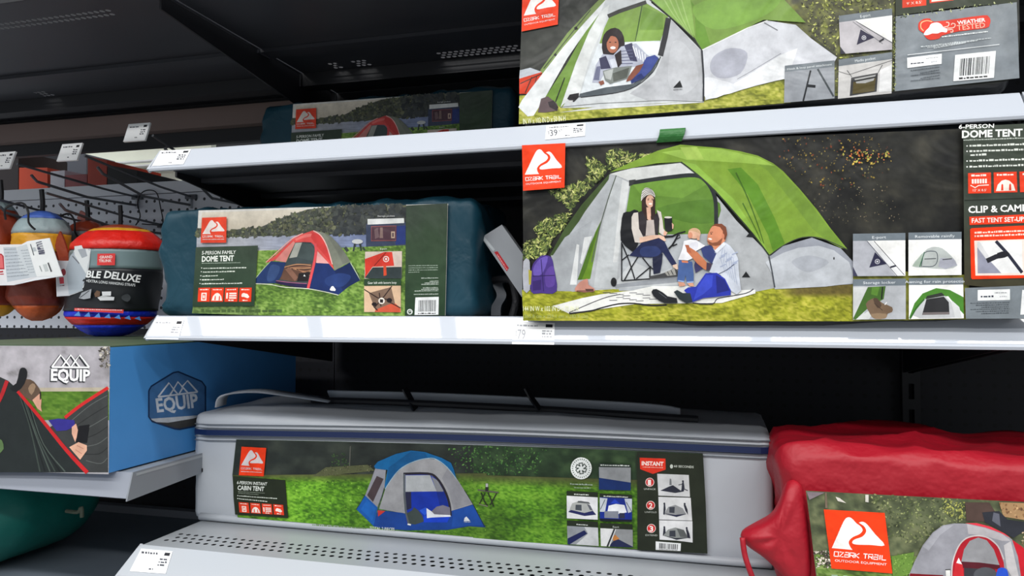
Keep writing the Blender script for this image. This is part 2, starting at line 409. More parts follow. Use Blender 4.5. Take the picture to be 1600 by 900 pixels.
v, f = box(-4, 4, -5, 2.9, -0.05, 0.0); struct(obj('floor', v, f, mat('floor_tile', (150, 148, 144), 0.3, vary=0.06)))
v, f = box(X0, XE, YB, YB + 0.02, 0.0, 2.7); wb = struct(obj('wall_back', v, f, M_peg_d))
v, f = box(-2.3, X0 - 0.002, YB, YB + 0.02, 0.0, 1.405); struct(obj('wall_left', v, f, M_peg_d))  # heavy shade on this lower panel is put into its dark colour
v, f = box(-2.3, X0 - 0.002, YB, YB + 0.02, 1.884, 2.7); struct(obj('wall_upper', v, f, M_black))
# slotted posts between the bays
def post(x, label):
    t = thing('slotted_post', label, 'post', (x, YB - 0.008, 0))
    v, f = box(x - 0.016, x - 0.005, YB - 0.02, YB - 0.001, 0, 2.7); obj('face', v, f, M_black, t)
    v, f = box(x + 0.005, x + 0.016, YB - 0.02, YB - 0.001, 0, 2.7); obj('face', v, f, M_black, t)
    v, f = merge(*[box(x - 0.005, x + 0.005, YB - 0.02, YB - 0.001, 0.01 + k * 0.05, 0.01 + k * 0.05 + 0.02) for k in range(53)])
    o = obj('slot_bridge', v, f, M_black, t); o['kind'] = 'stuff'
post(XS, 'dark slotted steel post at the back right of the bottom bay')
# pegboard of the left bay, with its plain top strip
t = thing('pegboard', 'light grey metal pegboard carrying the hooks on the left', 'pegboard', (-1.55, YB, 1.406))
v, f = box(-2.3, X0 - 0.012, YB - 0.004, YB + 0.016, 1.406, 1.758); obj('board', v, f, M_peg_g, t)
v, f = box(-2.3, X0 - 0.012, YB - 0.006, YB + 0.018, 1.760, 1.790); obj('top_strip', v, f, mat('peg_strip', (210, 214, 222), 0.45), t)
v, f = box(-2.3, X0 - 0.05, YB - 0.03, YB - 0.002, 1.918, 1.968)
tag(obj('brace_rail', v, f, mat('brown_rail', (120, 104, 100), 0.5, vary=.2, vscale=4)), 'dull brown horizontal rail under the high shelf at upper left', 'rail')

def perf(x0, x1, y0, rows, px, py, z, r, stag=True):
    n = int((x1 - x0) / px); V, Fc = [], []
    for j in range(rows):
        off = px / 2 if (stag and j % 2) else 0.0
        yy0, yy1 = y0 + j * py, y0 + (j + 1) * py
        if off: a, b = box(x0, x0 + off, yy0, yy1, z, z); V2 = [(x0, yy0, z), (x0 + off, yy0, z), (x0 + off, yy1, z), (x0, yy1, z)]; k = len(V); V += V2; Fc.append((k, k + 1, k + 2, k + 3))
        for i in range(n - (1 if off else 0)):
            a0 = x0 + off + i * px; cx, cy = a0 + px / 2, (yy0 + yy1) / 2; k = len(V)
            sq = [(a0, yy0), (cx, yy0), (a0 + px, yy0), (a0 + px, cy), (a0 + px, yy1), (cx, yy1), (a0, yy1), (a0, cy)]
            for q in range(8):
                V.append((*sq[q], z))
            for q in range(8):
                an = math.radians(-135 + 45 * q); V.append((cx + r * math.cos(an), cy + r * math.sin(an), z))
            Fc += [(k + q, k + (q + 1) % 8, k + 8 + (q + 1) % 8, k + 8 + q) for q in range(8)]
        xe = x0 + off + (n - (1 if off else 0)) * px
        k = len(V); V += [(xe, yy0, z), (x1, yy0, z), (x1, yy1, z), (xe, yy1, z)]; Fc.append((k, k + 1, k + 2, k + 3))
    return V, Fc

RAILP = lambda z: [(YF + 0.0275, z + 0.002), (YF + 0.0255, z), (YF + 0.004, z - 0.0295), (YF + 0.0015, z - 0.0305), (YF - 0.0005, z - 0.0330), (YF + 0.0005, z - 0.0365), (YF + 0.005, z - 0.0372), (YF + 0.0095, z - 0.0345), (YF + 0.0330, z - 0.004), (YF + 0.034, z + 0.002)]
def bracket(x, z, t, front=1.06, drop=0.075):
    v, f = prism([(x, front, z - 0.012), (x, YB - 0.02, z - 0.012), (x, YB - 0.02, z - drop), (x, front, z - 0.036)], (0.004, 0, 0)); obj('bracket', v, f, M_black, t)
def shelf(z, xa, xb, label, name='shelf'):
    t = thing(name, label, 'shelf', ((xa + xb) / 2, 1.3, z - 0.03))
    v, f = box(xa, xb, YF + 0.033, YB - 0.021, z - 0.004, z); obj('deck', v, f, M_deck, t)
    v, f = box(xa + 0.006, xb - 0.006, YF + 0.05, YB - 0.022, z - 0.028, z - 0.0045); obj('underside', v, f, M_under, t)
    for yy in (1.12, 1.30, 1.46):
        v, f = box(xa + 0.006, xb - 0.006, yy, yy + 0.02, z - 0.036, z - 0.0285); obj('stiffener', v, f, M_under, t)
    v, f = extrude_x(RAILP(z), xa, xb); obj('price_rail', v, f, M_rail, t)
    v, f = prism([(xa - 0.0045, y, zz) for y, zz in [(YF + 0.029, z + 0.003), (YF + 0.0, z - 0.0335), (YF + 0.006, z - 0.0385), (YF + 0.036, z - 0.006)]], (0.004, 0, 0)); obj('end_cap', v, f, M_grey, t)
    bracket(xa + 0.001, z, t, drop=0.11); bracket(xb - 0.006, z, t, drop=0.11)
    return t
shelf(ZT, X0, XS - 0.008, 'top shelf with pale sloping price rail under the green and grey tent bag')
shelf(ZT, XS, XE, 'continuation of the top shelf at the right edge of the photo')
shelf(ZM, X0, XS - 0.008, 'middle shelf with glaring white price rail under the dome tent bags')
shelf(ZM, XS, XE, 'continuation of the middle shelf at the right edge of the photo')

def upper_shelf(xa, xb, label, segs_front, segs_back):
    z = ZU; t = thing('high_shelf', label, 'shelf', ((xa + xb) / 2, 1.3, z))
    def strip(y0, y1, segs, rows, name):
        x = xa; py = (y1 - y0) / rows
        for a, b in segs:
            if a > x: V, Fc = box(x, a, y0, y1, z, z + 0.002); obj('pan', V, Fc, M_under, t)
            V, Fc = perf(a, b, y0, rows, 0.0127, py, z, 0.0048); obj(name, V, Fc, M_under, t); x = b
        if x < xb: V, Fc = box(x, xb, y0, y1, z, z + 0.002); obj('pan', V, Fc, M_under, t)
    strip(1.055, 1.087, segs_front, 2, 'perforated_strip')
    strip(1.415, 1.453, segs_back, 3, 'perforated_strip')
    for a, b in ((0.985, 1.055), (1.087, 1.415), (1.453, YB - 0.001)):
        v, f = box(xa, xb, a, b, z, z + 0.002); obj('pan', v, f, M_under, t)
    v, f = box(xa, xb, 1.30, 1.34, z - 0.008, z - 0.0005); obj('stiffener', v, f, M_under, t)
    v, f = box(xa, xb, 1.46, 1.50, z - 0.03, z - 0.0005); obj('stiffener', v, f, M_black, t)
    v, f = box(xa, xb, 0.982, 0.985, z - 0.004, z + 0.04); obj('front_lip', v, f, M_black, t)
    bracket(xb - 0.008, z + 0.01, t, front=1.03, drop=0.10)
    return t
upper_shelf(X0 + 0.002, XE, 'dark underside of the high shelf above the top row of tents', [], [(-0.80, -0.765), (-0.745, -0.695), (-0.55, -0.365)])
upper_shelf(-2.3, X0 - 0.002, 'dark underside of the high shelf over the hook display', [(-1.75, -1.02)], [(-1.60, -1.55)])

# lower shelf with perforated deck and broad sloping lip
def lower_shelf(xa, xb, label):
    z = ZL; t = thing('lower_shelf', label, 'shelf', ((xa + xb) / 2, 1.3, z - 0.05))
    V, Fc = perf(xa + 0.012, xb, YF + 0.022, 3, 0.0150, 0.0170, z, 0.0040); obj('perforated_strip', V, Fc, M_deck, t)
    v, f = box(xa, xb, YF, YF + 0.022, z - 0.003, z); obj('deck_edge', v, f, M_deck, t)
    v, f = box(xa, xa + 0.012, YF + 0.022, YF + 0.073, z - 0.003, z); obj('deck_edge', v, f, M_deck, t)
    v, f = box(xa, xb, YF + 0.073, YB - 0.021, z - 0.003, z); obj('deck', v, f, M_deck, t)
    v, f = box(xa + 0.006, xb, YF + 0.02, YB - 0.022, z - 0.034, z - 0.026); obj('underside', v, f, M_black, t)  # black sheet added below the deck so the punched holes look dark
    lp = [(YF, z), (YF - 0.002, z + 0.0012), (YF - 0.049, z - 0.031), (YF - 0.051, z - 0.036), (YF - 0.046, z - 0.036), (YF, z - 0.006)]
    v, f = extrude_x(lp, xa, xb); obj('lip', v, f, M_lip, t)
    v, f = prism([(xa - 0.006, y, zz) for y, zz in [(YF + 0.002, z + 0.001), (YF - 0.05, z - 0.033), (YF - 0.048, z - 0.042), (YF + 0.002, z - 0.03)]], (0.005, 0, 0)); obj('end_cap', v, f, M_grey, t)
    v, f = box(xa, xa + 0.003, YF + 0.002, YB - 0.021, z - 0.03, z - 0.003); obj('side_flange', v, f, M_grey, t)
    return t
lower_shelf(X0, XS - 0.012, 'grey lower shelf with rows of punched holes under the long grey tent bag')
lower_shelf(XS, XE, 'continuation of the lower shelf under the red tent bag')

# left bay: box shelf and base deck
t = thing('box_shelf', 'grey steel shelf holding the hammock box at lower left', 'shelf', (-1.5, 1.3, 1.157))
zb = 1.194
v, f = box(-2.3, X0, 0.985, YB - 0.021, zb - 0.004, zb); obj('deck', v, f, M_deck, t)
v, f = extrude_x([(0.985, zb), (0.980, zb + 0.002), (0.968, zb - 0.036), (0.972, zb - 0.038), (0.985, zb - 0.034)], -2.3, X0 - 0.004); obj('lip', v, f, mat('box_shelf_lip', (140, 145, 156), 0.4), t)
v, f = prism([(X0 - 0.003, 0.978, zb + 0.003), (X0 - 0.003, 1.40, zb + 0.003), (X0 - 0.003, 1.40, zb - 0.02), (X0 - 0.003, 0.966, zb - 0.040)], (0.0025, 0, 0)); obj('side_flange', v, f, mat('side_flange', (128, 133, 140), 0.4), t)
for yy, zz in ((1.22, zb - 0.004), (1.14, zb - 0.030)):
    v, f = box(X0 - 0.0005, X0 + 0.0012, yy, yy + 0.008, zz, zz + 0.006); obj('slot', v, f, M_black, t)
t = thing('base_deck', 'dark base deck below the hammock box at bottom left', 'shelf', (-1.5, 1.1, 0.0))
v, f = box(-2.3, X0 - 0.01, 0.62, YB - 0.021, 0.905, 0.936); obj('deck', v, f, mat('base_deck', (120, 130, 142), 0.5, vary=.15, vscale=8), t)
v, f = box(-2.3, X0 - 0.01, 0.64, 0.66, 0.0, 0.904); obj('kick_plate', v, f, M_dark, t)
v, f = box(-2.3, X0 - 0.01, YB - 0.045, YB - 0.022, 0.937, 0.955); obj('back_strip', v, f, mat('back_strip', (140, 142, 150), 0.5), t)

# goods of the next aisle seen through the slot above the pegboard
def far_box(name, pts, y, dep, m, label, cat):
    a = [P(px, py, y) for px, py in pts]; lowz = sorted(q.z for q in a)[1] + 1e-4
    for q in a:
        if q.z <= lowz: q.z = 1.7252
    v, f = prism(a, (0, dep, 0)); return tag(obj(name, v, f, m), label, cat)
v, f = box(-3.2, 0.2, 2.80, 2.84, 0.0, 2.6); struct(obj('far_backdrop', v, f, M_dark))  # dark backdrop added so the bright world does not show through the slot
v, f = box(-2.6, X0 - 0.1, 1.95, 2.6, 1.70, 1.725); tag(obj('far_shelf', v, f, M_white), 'pale shelf of the next aisle behind the pegboard', 'shelf')
far_box('carton', [(30, 262), (74, 262), (76, 312), (30, 314)], 2.0, 0.2, mat('far_orange', (205, 72, 40), 0.5), 'orange carton seen above the pegboard, farthest left', 'box')
far_box('carton', [(79, 268), (101, 266), (101, 308), (79, 310)], 2.0, 0.2, mat('far_white', (190, 190, 200), 0.5), 'small white carton between the orange and the dusky red ones', 'box')
far_box('carton', [(102, 274), (136, 272), (136, 306), (103, 308)], 2.0, 0.2, mat('far_pink', (140, 72, 76), 0.5), 'dusky red carton above the pegboard below the grey case', 'box')
far_box('case', [(104, 246), (112, 240), (132, 240), (135, 246), (135, 271), (103, 273)], 2.30, 0.15, mat('far_grey', (84, 88, 98), 0.5), 'grey rounded case behind the hook price tag', 'case')
far_box('carton', [(137, 244), (167, 250), (167, 302), (138, 305)], 2.0, 0.25, mat('far_red', (170, 58, 38), 0.5, vary=.3), 'rust red carton above the middle of the pegboard', 'box')
far_box('carton', [(168, 258), (214, 266), (214, 298), (168, 301)], 2.0, 0.25, mat('far_black', (20, 20, 24), 0.5), 'black carton seen right of the rust red one', 'box')
far_box('carton', [(-60, 240), (29, 236), (29, 312), (-60, 318)], 2.0, 0.2, mat('far_dark', (40, 32, 34), 0.5), 'added dark block covering the bright gap above the pegboard at the left edge', 'box')  # dark block added to hide the bright background in the slot
t = thing('far_rack', 'pale cream rack of the next aisle behind the shelf end', 'rack', (P(230, 300, 2.5).x, 2.5, 1.7252))
a = [P(120, 215, 2.5), P(330, 215, 2.5), P(330, 300, 2.5), P(120, 300, 2.5)]; a[2].z = a[3].z = 1.7252; v, f = prism(a, (0, .03, 0)); obj('panel', v, f, mat('cream', (228, 232, 216), 0.5, vary=.12, vscale=9), t)
for py in (252, 259):
    a = [P(120, py + 5, 2.46), P(330, py - 9, 2.46), P(330, py - 7, 2.46), P(120, py + 7, 2.46)]; v, f = prism(a, (0, .03, 0)); obj('bar', v, f, M_white, t)

# ------------------------------------------------------------------ hooks with price plates
def price_print(p, q, price=None, faint=False, seed=0):
    m = p.uv(q); ink = (70, 72, 80) if not faint else (165, 167, 172); w_ = np.hypot(q[1][0] - q[0][0], q[1][1] - q[0][1]); h_ = np.hypot(q[3][0] - q[0][0], q[3][1] - q[0][1])
    p.poly(m((0, 0), (1, 0), (1, 1), (0, 1)), (246, 247, 248))
    a, b = m((.08, .2), (.58, .2)); p.dashes(a, b, h_ * .09, ink, seed)
    p.poly(m((.78, .08), (.95, .08), (.95, .22), (.78, .22)), (35, 36, 42))
    if price:
        a, b = m((.06, .62), (.1, .62)); p.text(a, b, h_ * .22, '$', ink)
        a, b = m((.12, .78), (.31, .78)); p.text(a, b, h_ * .44, price[0], ink, .01)
        a, b = m((.33, .56), (.42, .56)); p.text(a, b, h_ * .2, price[1], ink)
    for k in range(3):
        a, b = m((.70, .42 + k * .13), (.94, .42 + k * .13)); p.dashes(a, b, h_ * .09, ink, seed + 5 + k)
    a, b = m((.5, .88), (.62, .88)); p.dashes(a, b, h_ * .07, ink, seed + 9)
def hook(x, zf, ze, yf, label, plate=True, zlow=0.022, seed=0, price=None):
    t = thing('display_hook', label, 'hook', (x, YB - 0.006, ze), 'wire hooks on the pegboard')
    v, f = tube([(x, YB - 0.01, ze), (x, 1.5, ze + (zf - ze) * .2), (x, yf, zf)], 0.0028); obj('tag_wire', v, f, M_wire, t)
    v, f = tube([(x, YB - 0.01, ze - zlow), (x, 1.45, ze - zlow - .002), (x, yf + 0.05, zf - 0.03), (x, yf + 0.035, zf - 0.018)], 0.0032); obj('product_wire', v, f, M_wire, t)
    v, f = box(x - 0.016, x + 0.016, YB - 0.012, YB - 0.0045, ze - 0.006, ze + 0.005); obj('base_plate', v, f, M_wire, t)
    v, f = box(x - 0.003, x + 0.003, YB - 0.014, YB - 0.0045, ze - 0.03, ze - 0.007); obj('back_clip', v, f, M_grey, t)
    if plate:
        # plate leans back a little, like the rails
        c = Vector((x - 0.040, yf, zf + 0.010)); wv = Vector((0.027, 0, 0)); hv = Vector((0, 0.007, 0.020))
        qd = [c - wv + hv, c + wv + hv, c + wv - hv, c - wv - hv]
        v, f = prism(qd, (0, 0.004, -0.001)); pl = obj('price_plate', v, f, M_white, t)
        nrm = (qd[1] - qd[0]).cross(qd[0] - qd[3]).normalized()
        if nrm.y > 0: nrm = -nrm
        pp = Print(Plane(c, nrm), PAPER, 0.0003); pp.begin('price_print')
        def topx(pt):
            d = ROT.transposed() @ (pt - CAM); return (800 + F * d.x / -d.z, 450 - F * d.y / -d.z)
        g = [c + (q - c) * .9 for q in qd]; price_print(pp, [topx(q) for q in g], price, seed=seed); pp.build(t, pl)
    return t
hook(-1.294, 1.784, 1.7466, 1.276, 'wire hook whose price plate is second from the left, above the striped hammock', seed=3)
hook(-1.46, 1.772, 1.752, 1.262, 'leftmost wire hook with a price plate cut by the photo edge', seed=6)
hook(-1.108, 1.812, 1.735, 1.262, 'wire hook whose price plate is beside the end of the top shelf', seed=9)
hook(-1.378, 1.705, 1.675, 1.26, 'lower wire hook without a price plate nearer the striped hammock', plate=False)
hook(-1.545, 1.705, 1.675, 1.26, 'lower wire hook without a price plate at the left edge', plate=False)
# a thin wire loop left hanging from the pegboard
pts = [P(212, 352, 1.60), P(219, 338, 1.60), P(215, 318, 1.60), P(221, 302, 1.60), P(233, 297, 1.60), P(245, 302, 1.60), P(251, 325, 1.60), P(254, 350, 1.60), P(238, 351, 1.60), P(222, 350, 1.60)]
v, f = tube(smooth_path(pts, 5), 0.0016, 6); tag(obj('wire_loop', v, f, M_black), 'thin black cord loop hanging on the grey pegboard', 'cord')

# ------------------------------------------------------------------ price tags in the rails
def rail_tag(q, z, label, price=None, faint=False, seed=0, lip=False):
    if lip: pl = Plane((0, YF - 0.002, ZL + 0.0012), (0, -0.0322, 0.047))
    else: pl = Plane((0, YF + 0.0255, z), (0, -0.0295, 0.0215))
    t = thing('price_tag', label, 'price tag', tuple(pl.at([((q[2][0] + q[3][0]) / 2, (q[2][1] + q[3][1]) / 2)])[0]), 'price tags in the shelf rails')
    a = pl.at(q, 0.0004); v, f = prism(a, tuple(pl.n * 0.0005)); obj('card', v, f, M_white, t)
    p = Print(pl, PAPER, 0.0010); p.begin('price_print'); price_print(p, q, price, faint, seed); p.build(t)
rail_tag([(252, 236), (299, 234), (287, 257), (238, 260)], ZT, 'white price tag at the left end of the top rail', seed=12)
rail_tag([(854, 197), (915, 193), (914, 213), (852, 219)], ZT, 'white price tag reading 39 97 in the top rail', ('39', '97'), seed=14)
rail_tag([(243, 500), (288, 500), (279, 531), (228, 530)], ZM, 'washed out white price tag at the left end of the middle rail', None, True, seed=17)
rail_tag([(804, 503), (867, 505), (866, 539), (800, 538)], ZM, 'white price tag reading 79 in the middle rail', ('79', ''), True, seed=21)
rail_tag([(221, 858), (270, 862), (259, 897), (203, 893)], ZL, 'white price tag on the lip of the lower shelf', None, False, seed=25, lip=True)
# ================================================================== TENT BAGS
def wrinkle(amp, sc=9.0, seed=0, front=None, front_amp=0.1):
    def fn(V, N):
        n = fbm(V[:, 0] * sc + V[:, 1] * 3.1, V[:, 2] * sc * 1.4 + V[:, 1] * sc, seed, 4) - .5
        n2 = fbm(V[:, 0] * sc * .3 + 7, V[:, 2] * 3 + V[:, 1] * 4, seed + 5, 2) - .5
        a = amp * np.where(N[:, 1] < -0.9, front_amp, 1.0)
        return N * ((n * 1.4 + n2) * a)[:, None]
    return fn

def crumple(amp, sc=7.0, seed=0, front_amp=.5):
    """sharp-edged folds of loose cloth"""
    def fn(V, N):
        a_ = V[:, 0] * sc + V[:, 2] * sc * .8; b_ = V[:, 2] * sc * 1.3 - V[:, 0] * sc * .35 + V[:, 1] * sc
        r1 = 1 - np.abs(2 * vnoise(a_, b_, seed) - 1); r2 = 1 - np.abs(2 * vnoise(a_ * 2.3 + 5, b_ * 2.1, seed + 3) - 1)
        h = (r1 ** 1.6 - .45) + .45 * (r2 ** 1.6 - .45)
        return N * (h * amp * np.where(N[:, 1] < -0.9, front_amp, 1.0))[:, None]
    return fn

# ---------------------------------------------------------------- 5-person dome tent (teal bag), middle shelf
M_teal = mat('teal_nylon', (17, 60, 76), 0.5, bump=(16, .5, .8), vary=.15, vscale=12, spec=.35)
def five_person():
    YL = 1.06
    a = P(246, 492, YL); b = P(742, 492, YL)
    t = thing('tent_bag', 'dark teal bag of the 5-person dome tent on the middle shelf', 'tent bag', ((a.x + b.x) / 2, YL + .09, ZM), 'teal 5-person dome tent bags')
    V, Fc = soft_box((a.x, YL + .002, ZM + .001), (b.x, YL + .19, ZM + .186), .018, .009, crumple(.007, 16, 3, front_amp=.0))
    # left end puffs out and folds, right end is tucked in
    V = np.array(V); u = (V[:, 0] - a.x) / (b.x - a.x); zz = (V[:, 2] - ZM) / .186
    V[:, 0] += np.clip(.10 - u, 0, 1) * (.35 * np.sin(zz * 9) * .12 - .10 * np.abs(zz - .3))
    obj('body', V, Fc, M_teal, t, True)
    p = Print(YP(YL), FILM); c6 = crop(300, 300, 720, 1600); cT = crop(400, 340, 580, 1157); cP = crop(300, 330, 420, 675)
    p.poly(c6((40, 110), (800, 88), (1525, 70), (1518, 400), (1510, 735), (750, 738), (5, 722), (25, 400)), (222, 220, 214))
    p.begin('lake_picture', 'printed lake view with wooded hills')
    p.field(c6((62, 122), (1275, 84), (1275, 300), (40, 300)), 40, 16, lambda u, v, x, y: ramp(v, [(0, (222, 214, 198)), (.5, (206, 196, 178)), (1, (190, 184, 172))]))
    p.field(c6((30, 258), (1275, 238), (1275, 345), (28, 345)), 90, 16, lambda u, v, x, y: mixc((176, 178, 186), (112, 128, 172), np.clip(u * 1.3 - .25, 0, 1)) * (0.86 + .28 * fbm(x * .05, y * .9, 4, 3))[..., None])
    hill = c6((30, 215), (140, 218), (215, 232), (300, 218), (400, 214), (440, 196), (475, 180), (530, 158), (600, 132), (690, 104), (760, 95), (900, 88), (1275, 76), (1275, 246), (1040, 248), (800, 254), (215, 268), (30, 264))
    p.poly(hill, (84, 88, 80)); p.scatter(hill, 800, (2.0, 5.5), [(92, 98, 74), (76, 82, 70), (106, 108, 84), (72, 76, 70), (100, 102, 90)], 3, 1.4); p.scatter(hill, 260, (1.2, 3), [(112, 116, 88), (68, 72, 64)], 6, 1.4)
    p.scatter(c6((840, 90), (1275, 78), (1275, 240), (860, 245)), 300, (3, 8), [(62, 66, 66), (56, 60, 62), (70, 74, 70)], 5, 1.4)
    p.poly(c6((1040, 190), (1275, 180), (1275, 320), (1040, 330)), (62, 72, 96)); p.poly(c6((1215, 205), (1275, 200), (1275, 310), (1215, 315)), (42, 58, 120))
    p.begin('grass_picture', 'printed green grass')
    p.field(c6((365, 351), (1278, 318), (1278, 738), (365, 734)), 155, 70, grass((70, 100, 42), (112, 148, 62), (152, 182, 96), .5, .8, 2))
    p.field(c6((12, 676), (400, 672), (400, 734), (5, 722)), 60, 12, grass((66, 86, 46), (98, 126, 66), (130, 155, 90), .5, .8, 4))
    p.dashes(c6((60, 716))[0], c6((540, 716))[0], 5.5, (74, 98, 52), 8)
    p.begin('tent_picture', 'printed red, grey and navy dome tent')
    T = lambda pts, col, sm=0: p.poly(cT(*pts), col, sm)
    S = lambda pts, w_, col, sm=0: p.stroke(cT(*pts), w_ * .1556, col, sm)
    p.ell(cT((1025, 242))[0], 8.5, 3.8, (205, 208, 208)); S([(1000, 262), (985, 340)], 18, (52, 62, 60)); S([(1050, 262), (1065, 335)], 18, (52, 62, 60)); S([(900, 300), (930, 340)], 30, (58, 68, 62)); S([(1080, 300), (1100, 330)], 20, (58, 68, 62))
    T([(600, 134), (680, 150), (760, 190), (830, 262), (900, 352), (957, 446), (880, 480), (800, 532), (770, 430), (720, 300), (660, 190)], (132, 136, 122))
    T([(690, 160), (760, 190), (830, 262), (900, 352), (950, 440), (880, 470), (820, 340), (740, 210)], (120, 124, 112))
    T([(595, 452), (745, 458), (795, 534), (950, 452), (1056, 628), (940, 692), (835, 777), (700, 745), (545, 714)], (30, 50, 104))
    T([(795, 534), (950, 452), (1056, 628), (940, 692), (880, 740)], (26, 42, 86)); T([(700, 620), (830, 560), (960, 590), (880, 690), (740, 690)], (40, 62, 118), 4)
    T([(110, 452), (200, 385), (290, 300), (380, 215), (480, 165), (575, 132), (640, 158), (700, 236), (745, 350), (792, 525), (740, 465), (622, 332), (600, 286), (560, 250), (480, 246), (400, 252), (330, 330), (190, 432)], (224, 84, 80))
    T([(560, 150), (640, 170), (700, 260), (740, 360), (780, 490), (700, 380), (620, 290), (560, 200)], (214, 66, 64)); T([(400, 215), (500, 170), (570, 160), (560, 190), (470, 210), (410, 235)], (236, 120, 114))
    T([(200, 432), (300, 320), (384, 238), (402, 256), (340, 380), (308, 450)], (222, 140, 132)); T([(612, 456), (622, 336), (742, 463)], (236, 170, 166))
    T([(400, 256), (490, 250), (560, 258), (600, 300), (606, 345), (570, 560), (520, 702), (215, 660), (310, 450), (336, 400)], (64, 74, 76))
    T([(405, 257), (472, 251), (420, 396), (342, 409)], (172, 173, 164)); T([(480, 262), (560, 268), (595, 320), (585, 440), (420, 400)], (72, 84, 84))
    T([(290, 490), (420, 462), (572, 466), (556, 560), (400, 645), (250, 622)], (104, 74, 60))
    for k in range(9): S([(290 + k * 18, 500 + k * 3), (420 + k * 16, 470 + k * 14), (560, 480 + k * 9)], 8, [(196, 146, 108), (80, 56, 50), (168, 120, 92)][k % 3], 4)
    T([(300, 520), (350, 500), (430, 600), (400, 640)], (140, 100, 82)); T([(440, 560), (550, 545), (530, 640), (420, 640)], (36, 32, 34))
    T([(155, 440), (310, 451), (262, 592), (206, 660), (5, 662), (10, 610), (80, 520)], (36, 58, 106)); T([(160, 480), (250, 500), (200, 620), (120, 630)], (56, 80, 128), 4)
    T([(212, 636), (360, 652), (522, 666), (517, 714), (350, 690), (205, 660)], (42, 34, 72)); S([(212, 634), (350, 652), (520, 664)], 7, (170, 100, 130), 3)
    S([(602, 262), (612, 340), (588, 480), (532, 712)], 26, (226, 82, 88), 4)
    S([(585, 133), (660, 182), (722, 292), (775, 470)], 11, (246, 190, 184), 5); S([(110, 450), (250, 322), (375, 212), (480, 160)], 9, (240, 170, 160), 4)
    T([(748, 724), (766, 692), (784, 688), (810, 722), (804, 738), (760, 734)], (240, 242, 244)); T([(485, 590), (495, 570), (508, 592)], (220, 220, 220))
    S([(5, 665), (150, 672), (300, 700), (520, 714), (700, 746), (835, 779)], 8, (222, 228, 200), 4); S([(5, 612), (80, 520), (155, 440)], 6, (180, 200, 160)); S([(958, 454), (1056, 626)], 8, (180, 196, 170)); S([(1000, 490), (1058, 628)], 5, (40, 50, 40))
    p.begin('feature_photo', 'printed inset photos of pockets and loops')
    C = lambda pts, col, sm=0: p.poly(c6(*pts), col, sm)
    C([(1050, 162), (1266, 157), (1268, 186), (1050, 196)], (226, 228, 226)); C([(1073, 206), (1220, 203), (1218, 290), (1072, 292)], (84, 58, 68))
    p.stroke(c6((1073, 206), (1220, 203), (1218, 290), (1072, 292), (1073, 206)), 1, (160, 90, 90)); C([(1090, 225), (1110, 215), (1120, 270), (1095, 280)], (120, 96, 100)); C([(1125, 212), (1140, 212), (1142, 275), (1122, 275)], (140, 116, 110)); C([(1190, 236), (1212, 236), (1212, 276), (1190, 276)], (196, 170, 150)); C([(1196, 244), (1206, 244), (1206, 268), (1196, 268)], (90, 70, 76))
    C([(1036, 356), (1255, 353), (1253, 516), (1032, 516)], (214, 196, 184)); C([(1036, 480), (1034, 400), (1150, 358), (1196, 358), (1208, 440), (1080, 446), (1034, 512)], (214, 62, 48)); C([(1080, 450), (1253, 446), (1253, 516), (1060, 516), (1034, 512)], (52, 62, 64)); p.ell(c6((1160, 400))[0], 4.8, 4.8, (246, 226, 220)); p.ell(c6((1160, 400))[0], 3.4, 3.4, (214, 62, 48)); p.ell(c6((1160, 400))[0], 1.8, 2, (246, 226, 220)); C([(1144, 438), (1160, 436), (1164, 496), (1146, 500)], (206, 74, 46)); p.stroke(c6((1090, 440), (1160, 360)), 1, (120, 30, 30))
    C([(1030, 560), (1248, 558), (1248, 716), (1030, 714)], (218, 184, 152)); C([(1058, 602), (1190, 566), (1216, 672), (1098, 706)], (126, 102, 86)); C([(1100, 700), (1180, 668), (1216, 664), (1246, 690), (1246, 716), (1092, 714)], (204, 88, 62))
    for q in ([(1030, 580), (1110, 630), (1170, 640)], [(1195, 560), (1150, 620), (1090, 690)], [(1120, 600), (1130, 680)], [(1170, 650), (1246, 690)], [(1085, 680), (1110, 705)]): p.stroke(c6(*q), 1.6, (50, 34, 32))
    p.ell(c6((1090, 668))[0], 4, 3, (34, 26, 28)); p.ell(c6((1180, 645))[0], 4.4, 3.6, (34, 26, 28)); p.ell(c6((1134, 648))[0], 5, 5, (238, 230, 220)); C([(1124, 638), (1144, 640), (1142, 660), (1124, 658)], (40, 34, 34))
    p.text(c6((1110, 150))[0], c6((1212, 148))[0], 2.6, 'Storage pockets', (220, 222, 220)); p.text(c6((1126, 345))[0], c6((1166, 344))[0], 2.8, 'E-port', (230, 232, 228))
    C([(1030, 520), (1250, 518), (1250, 556), (1030, 558)], (46, 70, 48)); p.text(c6((1052, 548))[0], c6((1222, 546))[0], 3.6, 'Gear loft with lantern loop', (235, 238, 232))
    p.begin('side_panel', 'dark green end panel with fine print')
    p.field(c6((1280, 82), (1526, 70), (1511, 736), (1272, 734)), 24, 40, lambda u, v, x, y: ramp(v + .3 * (fbm(x * .06, y * .06, 6, 3) - .5), [(0, (62, 74, 62)), (.35, (58, 78, 56)), (1, (38, 62, 40))]))
    for k in range(4): p.dashes(c6((1294, 442 + k * 13))[0], c6((1468 if k < 3 else 1360, 440 + k * 13))[0], 1.5, (150, 165, 150), 30 + k)
    for k, (a_, y_) in enumerate(((1370, 516), (1420, 535), (1390, 544), (1370, 553), (1380, 574), (1370, 583), (1330, 592), (1326, 612))): p.dashes(c6((a_, y_))[0], c6((1472, y_ - 2))[0], 1.5, (190, 200, 190), 40 + k)
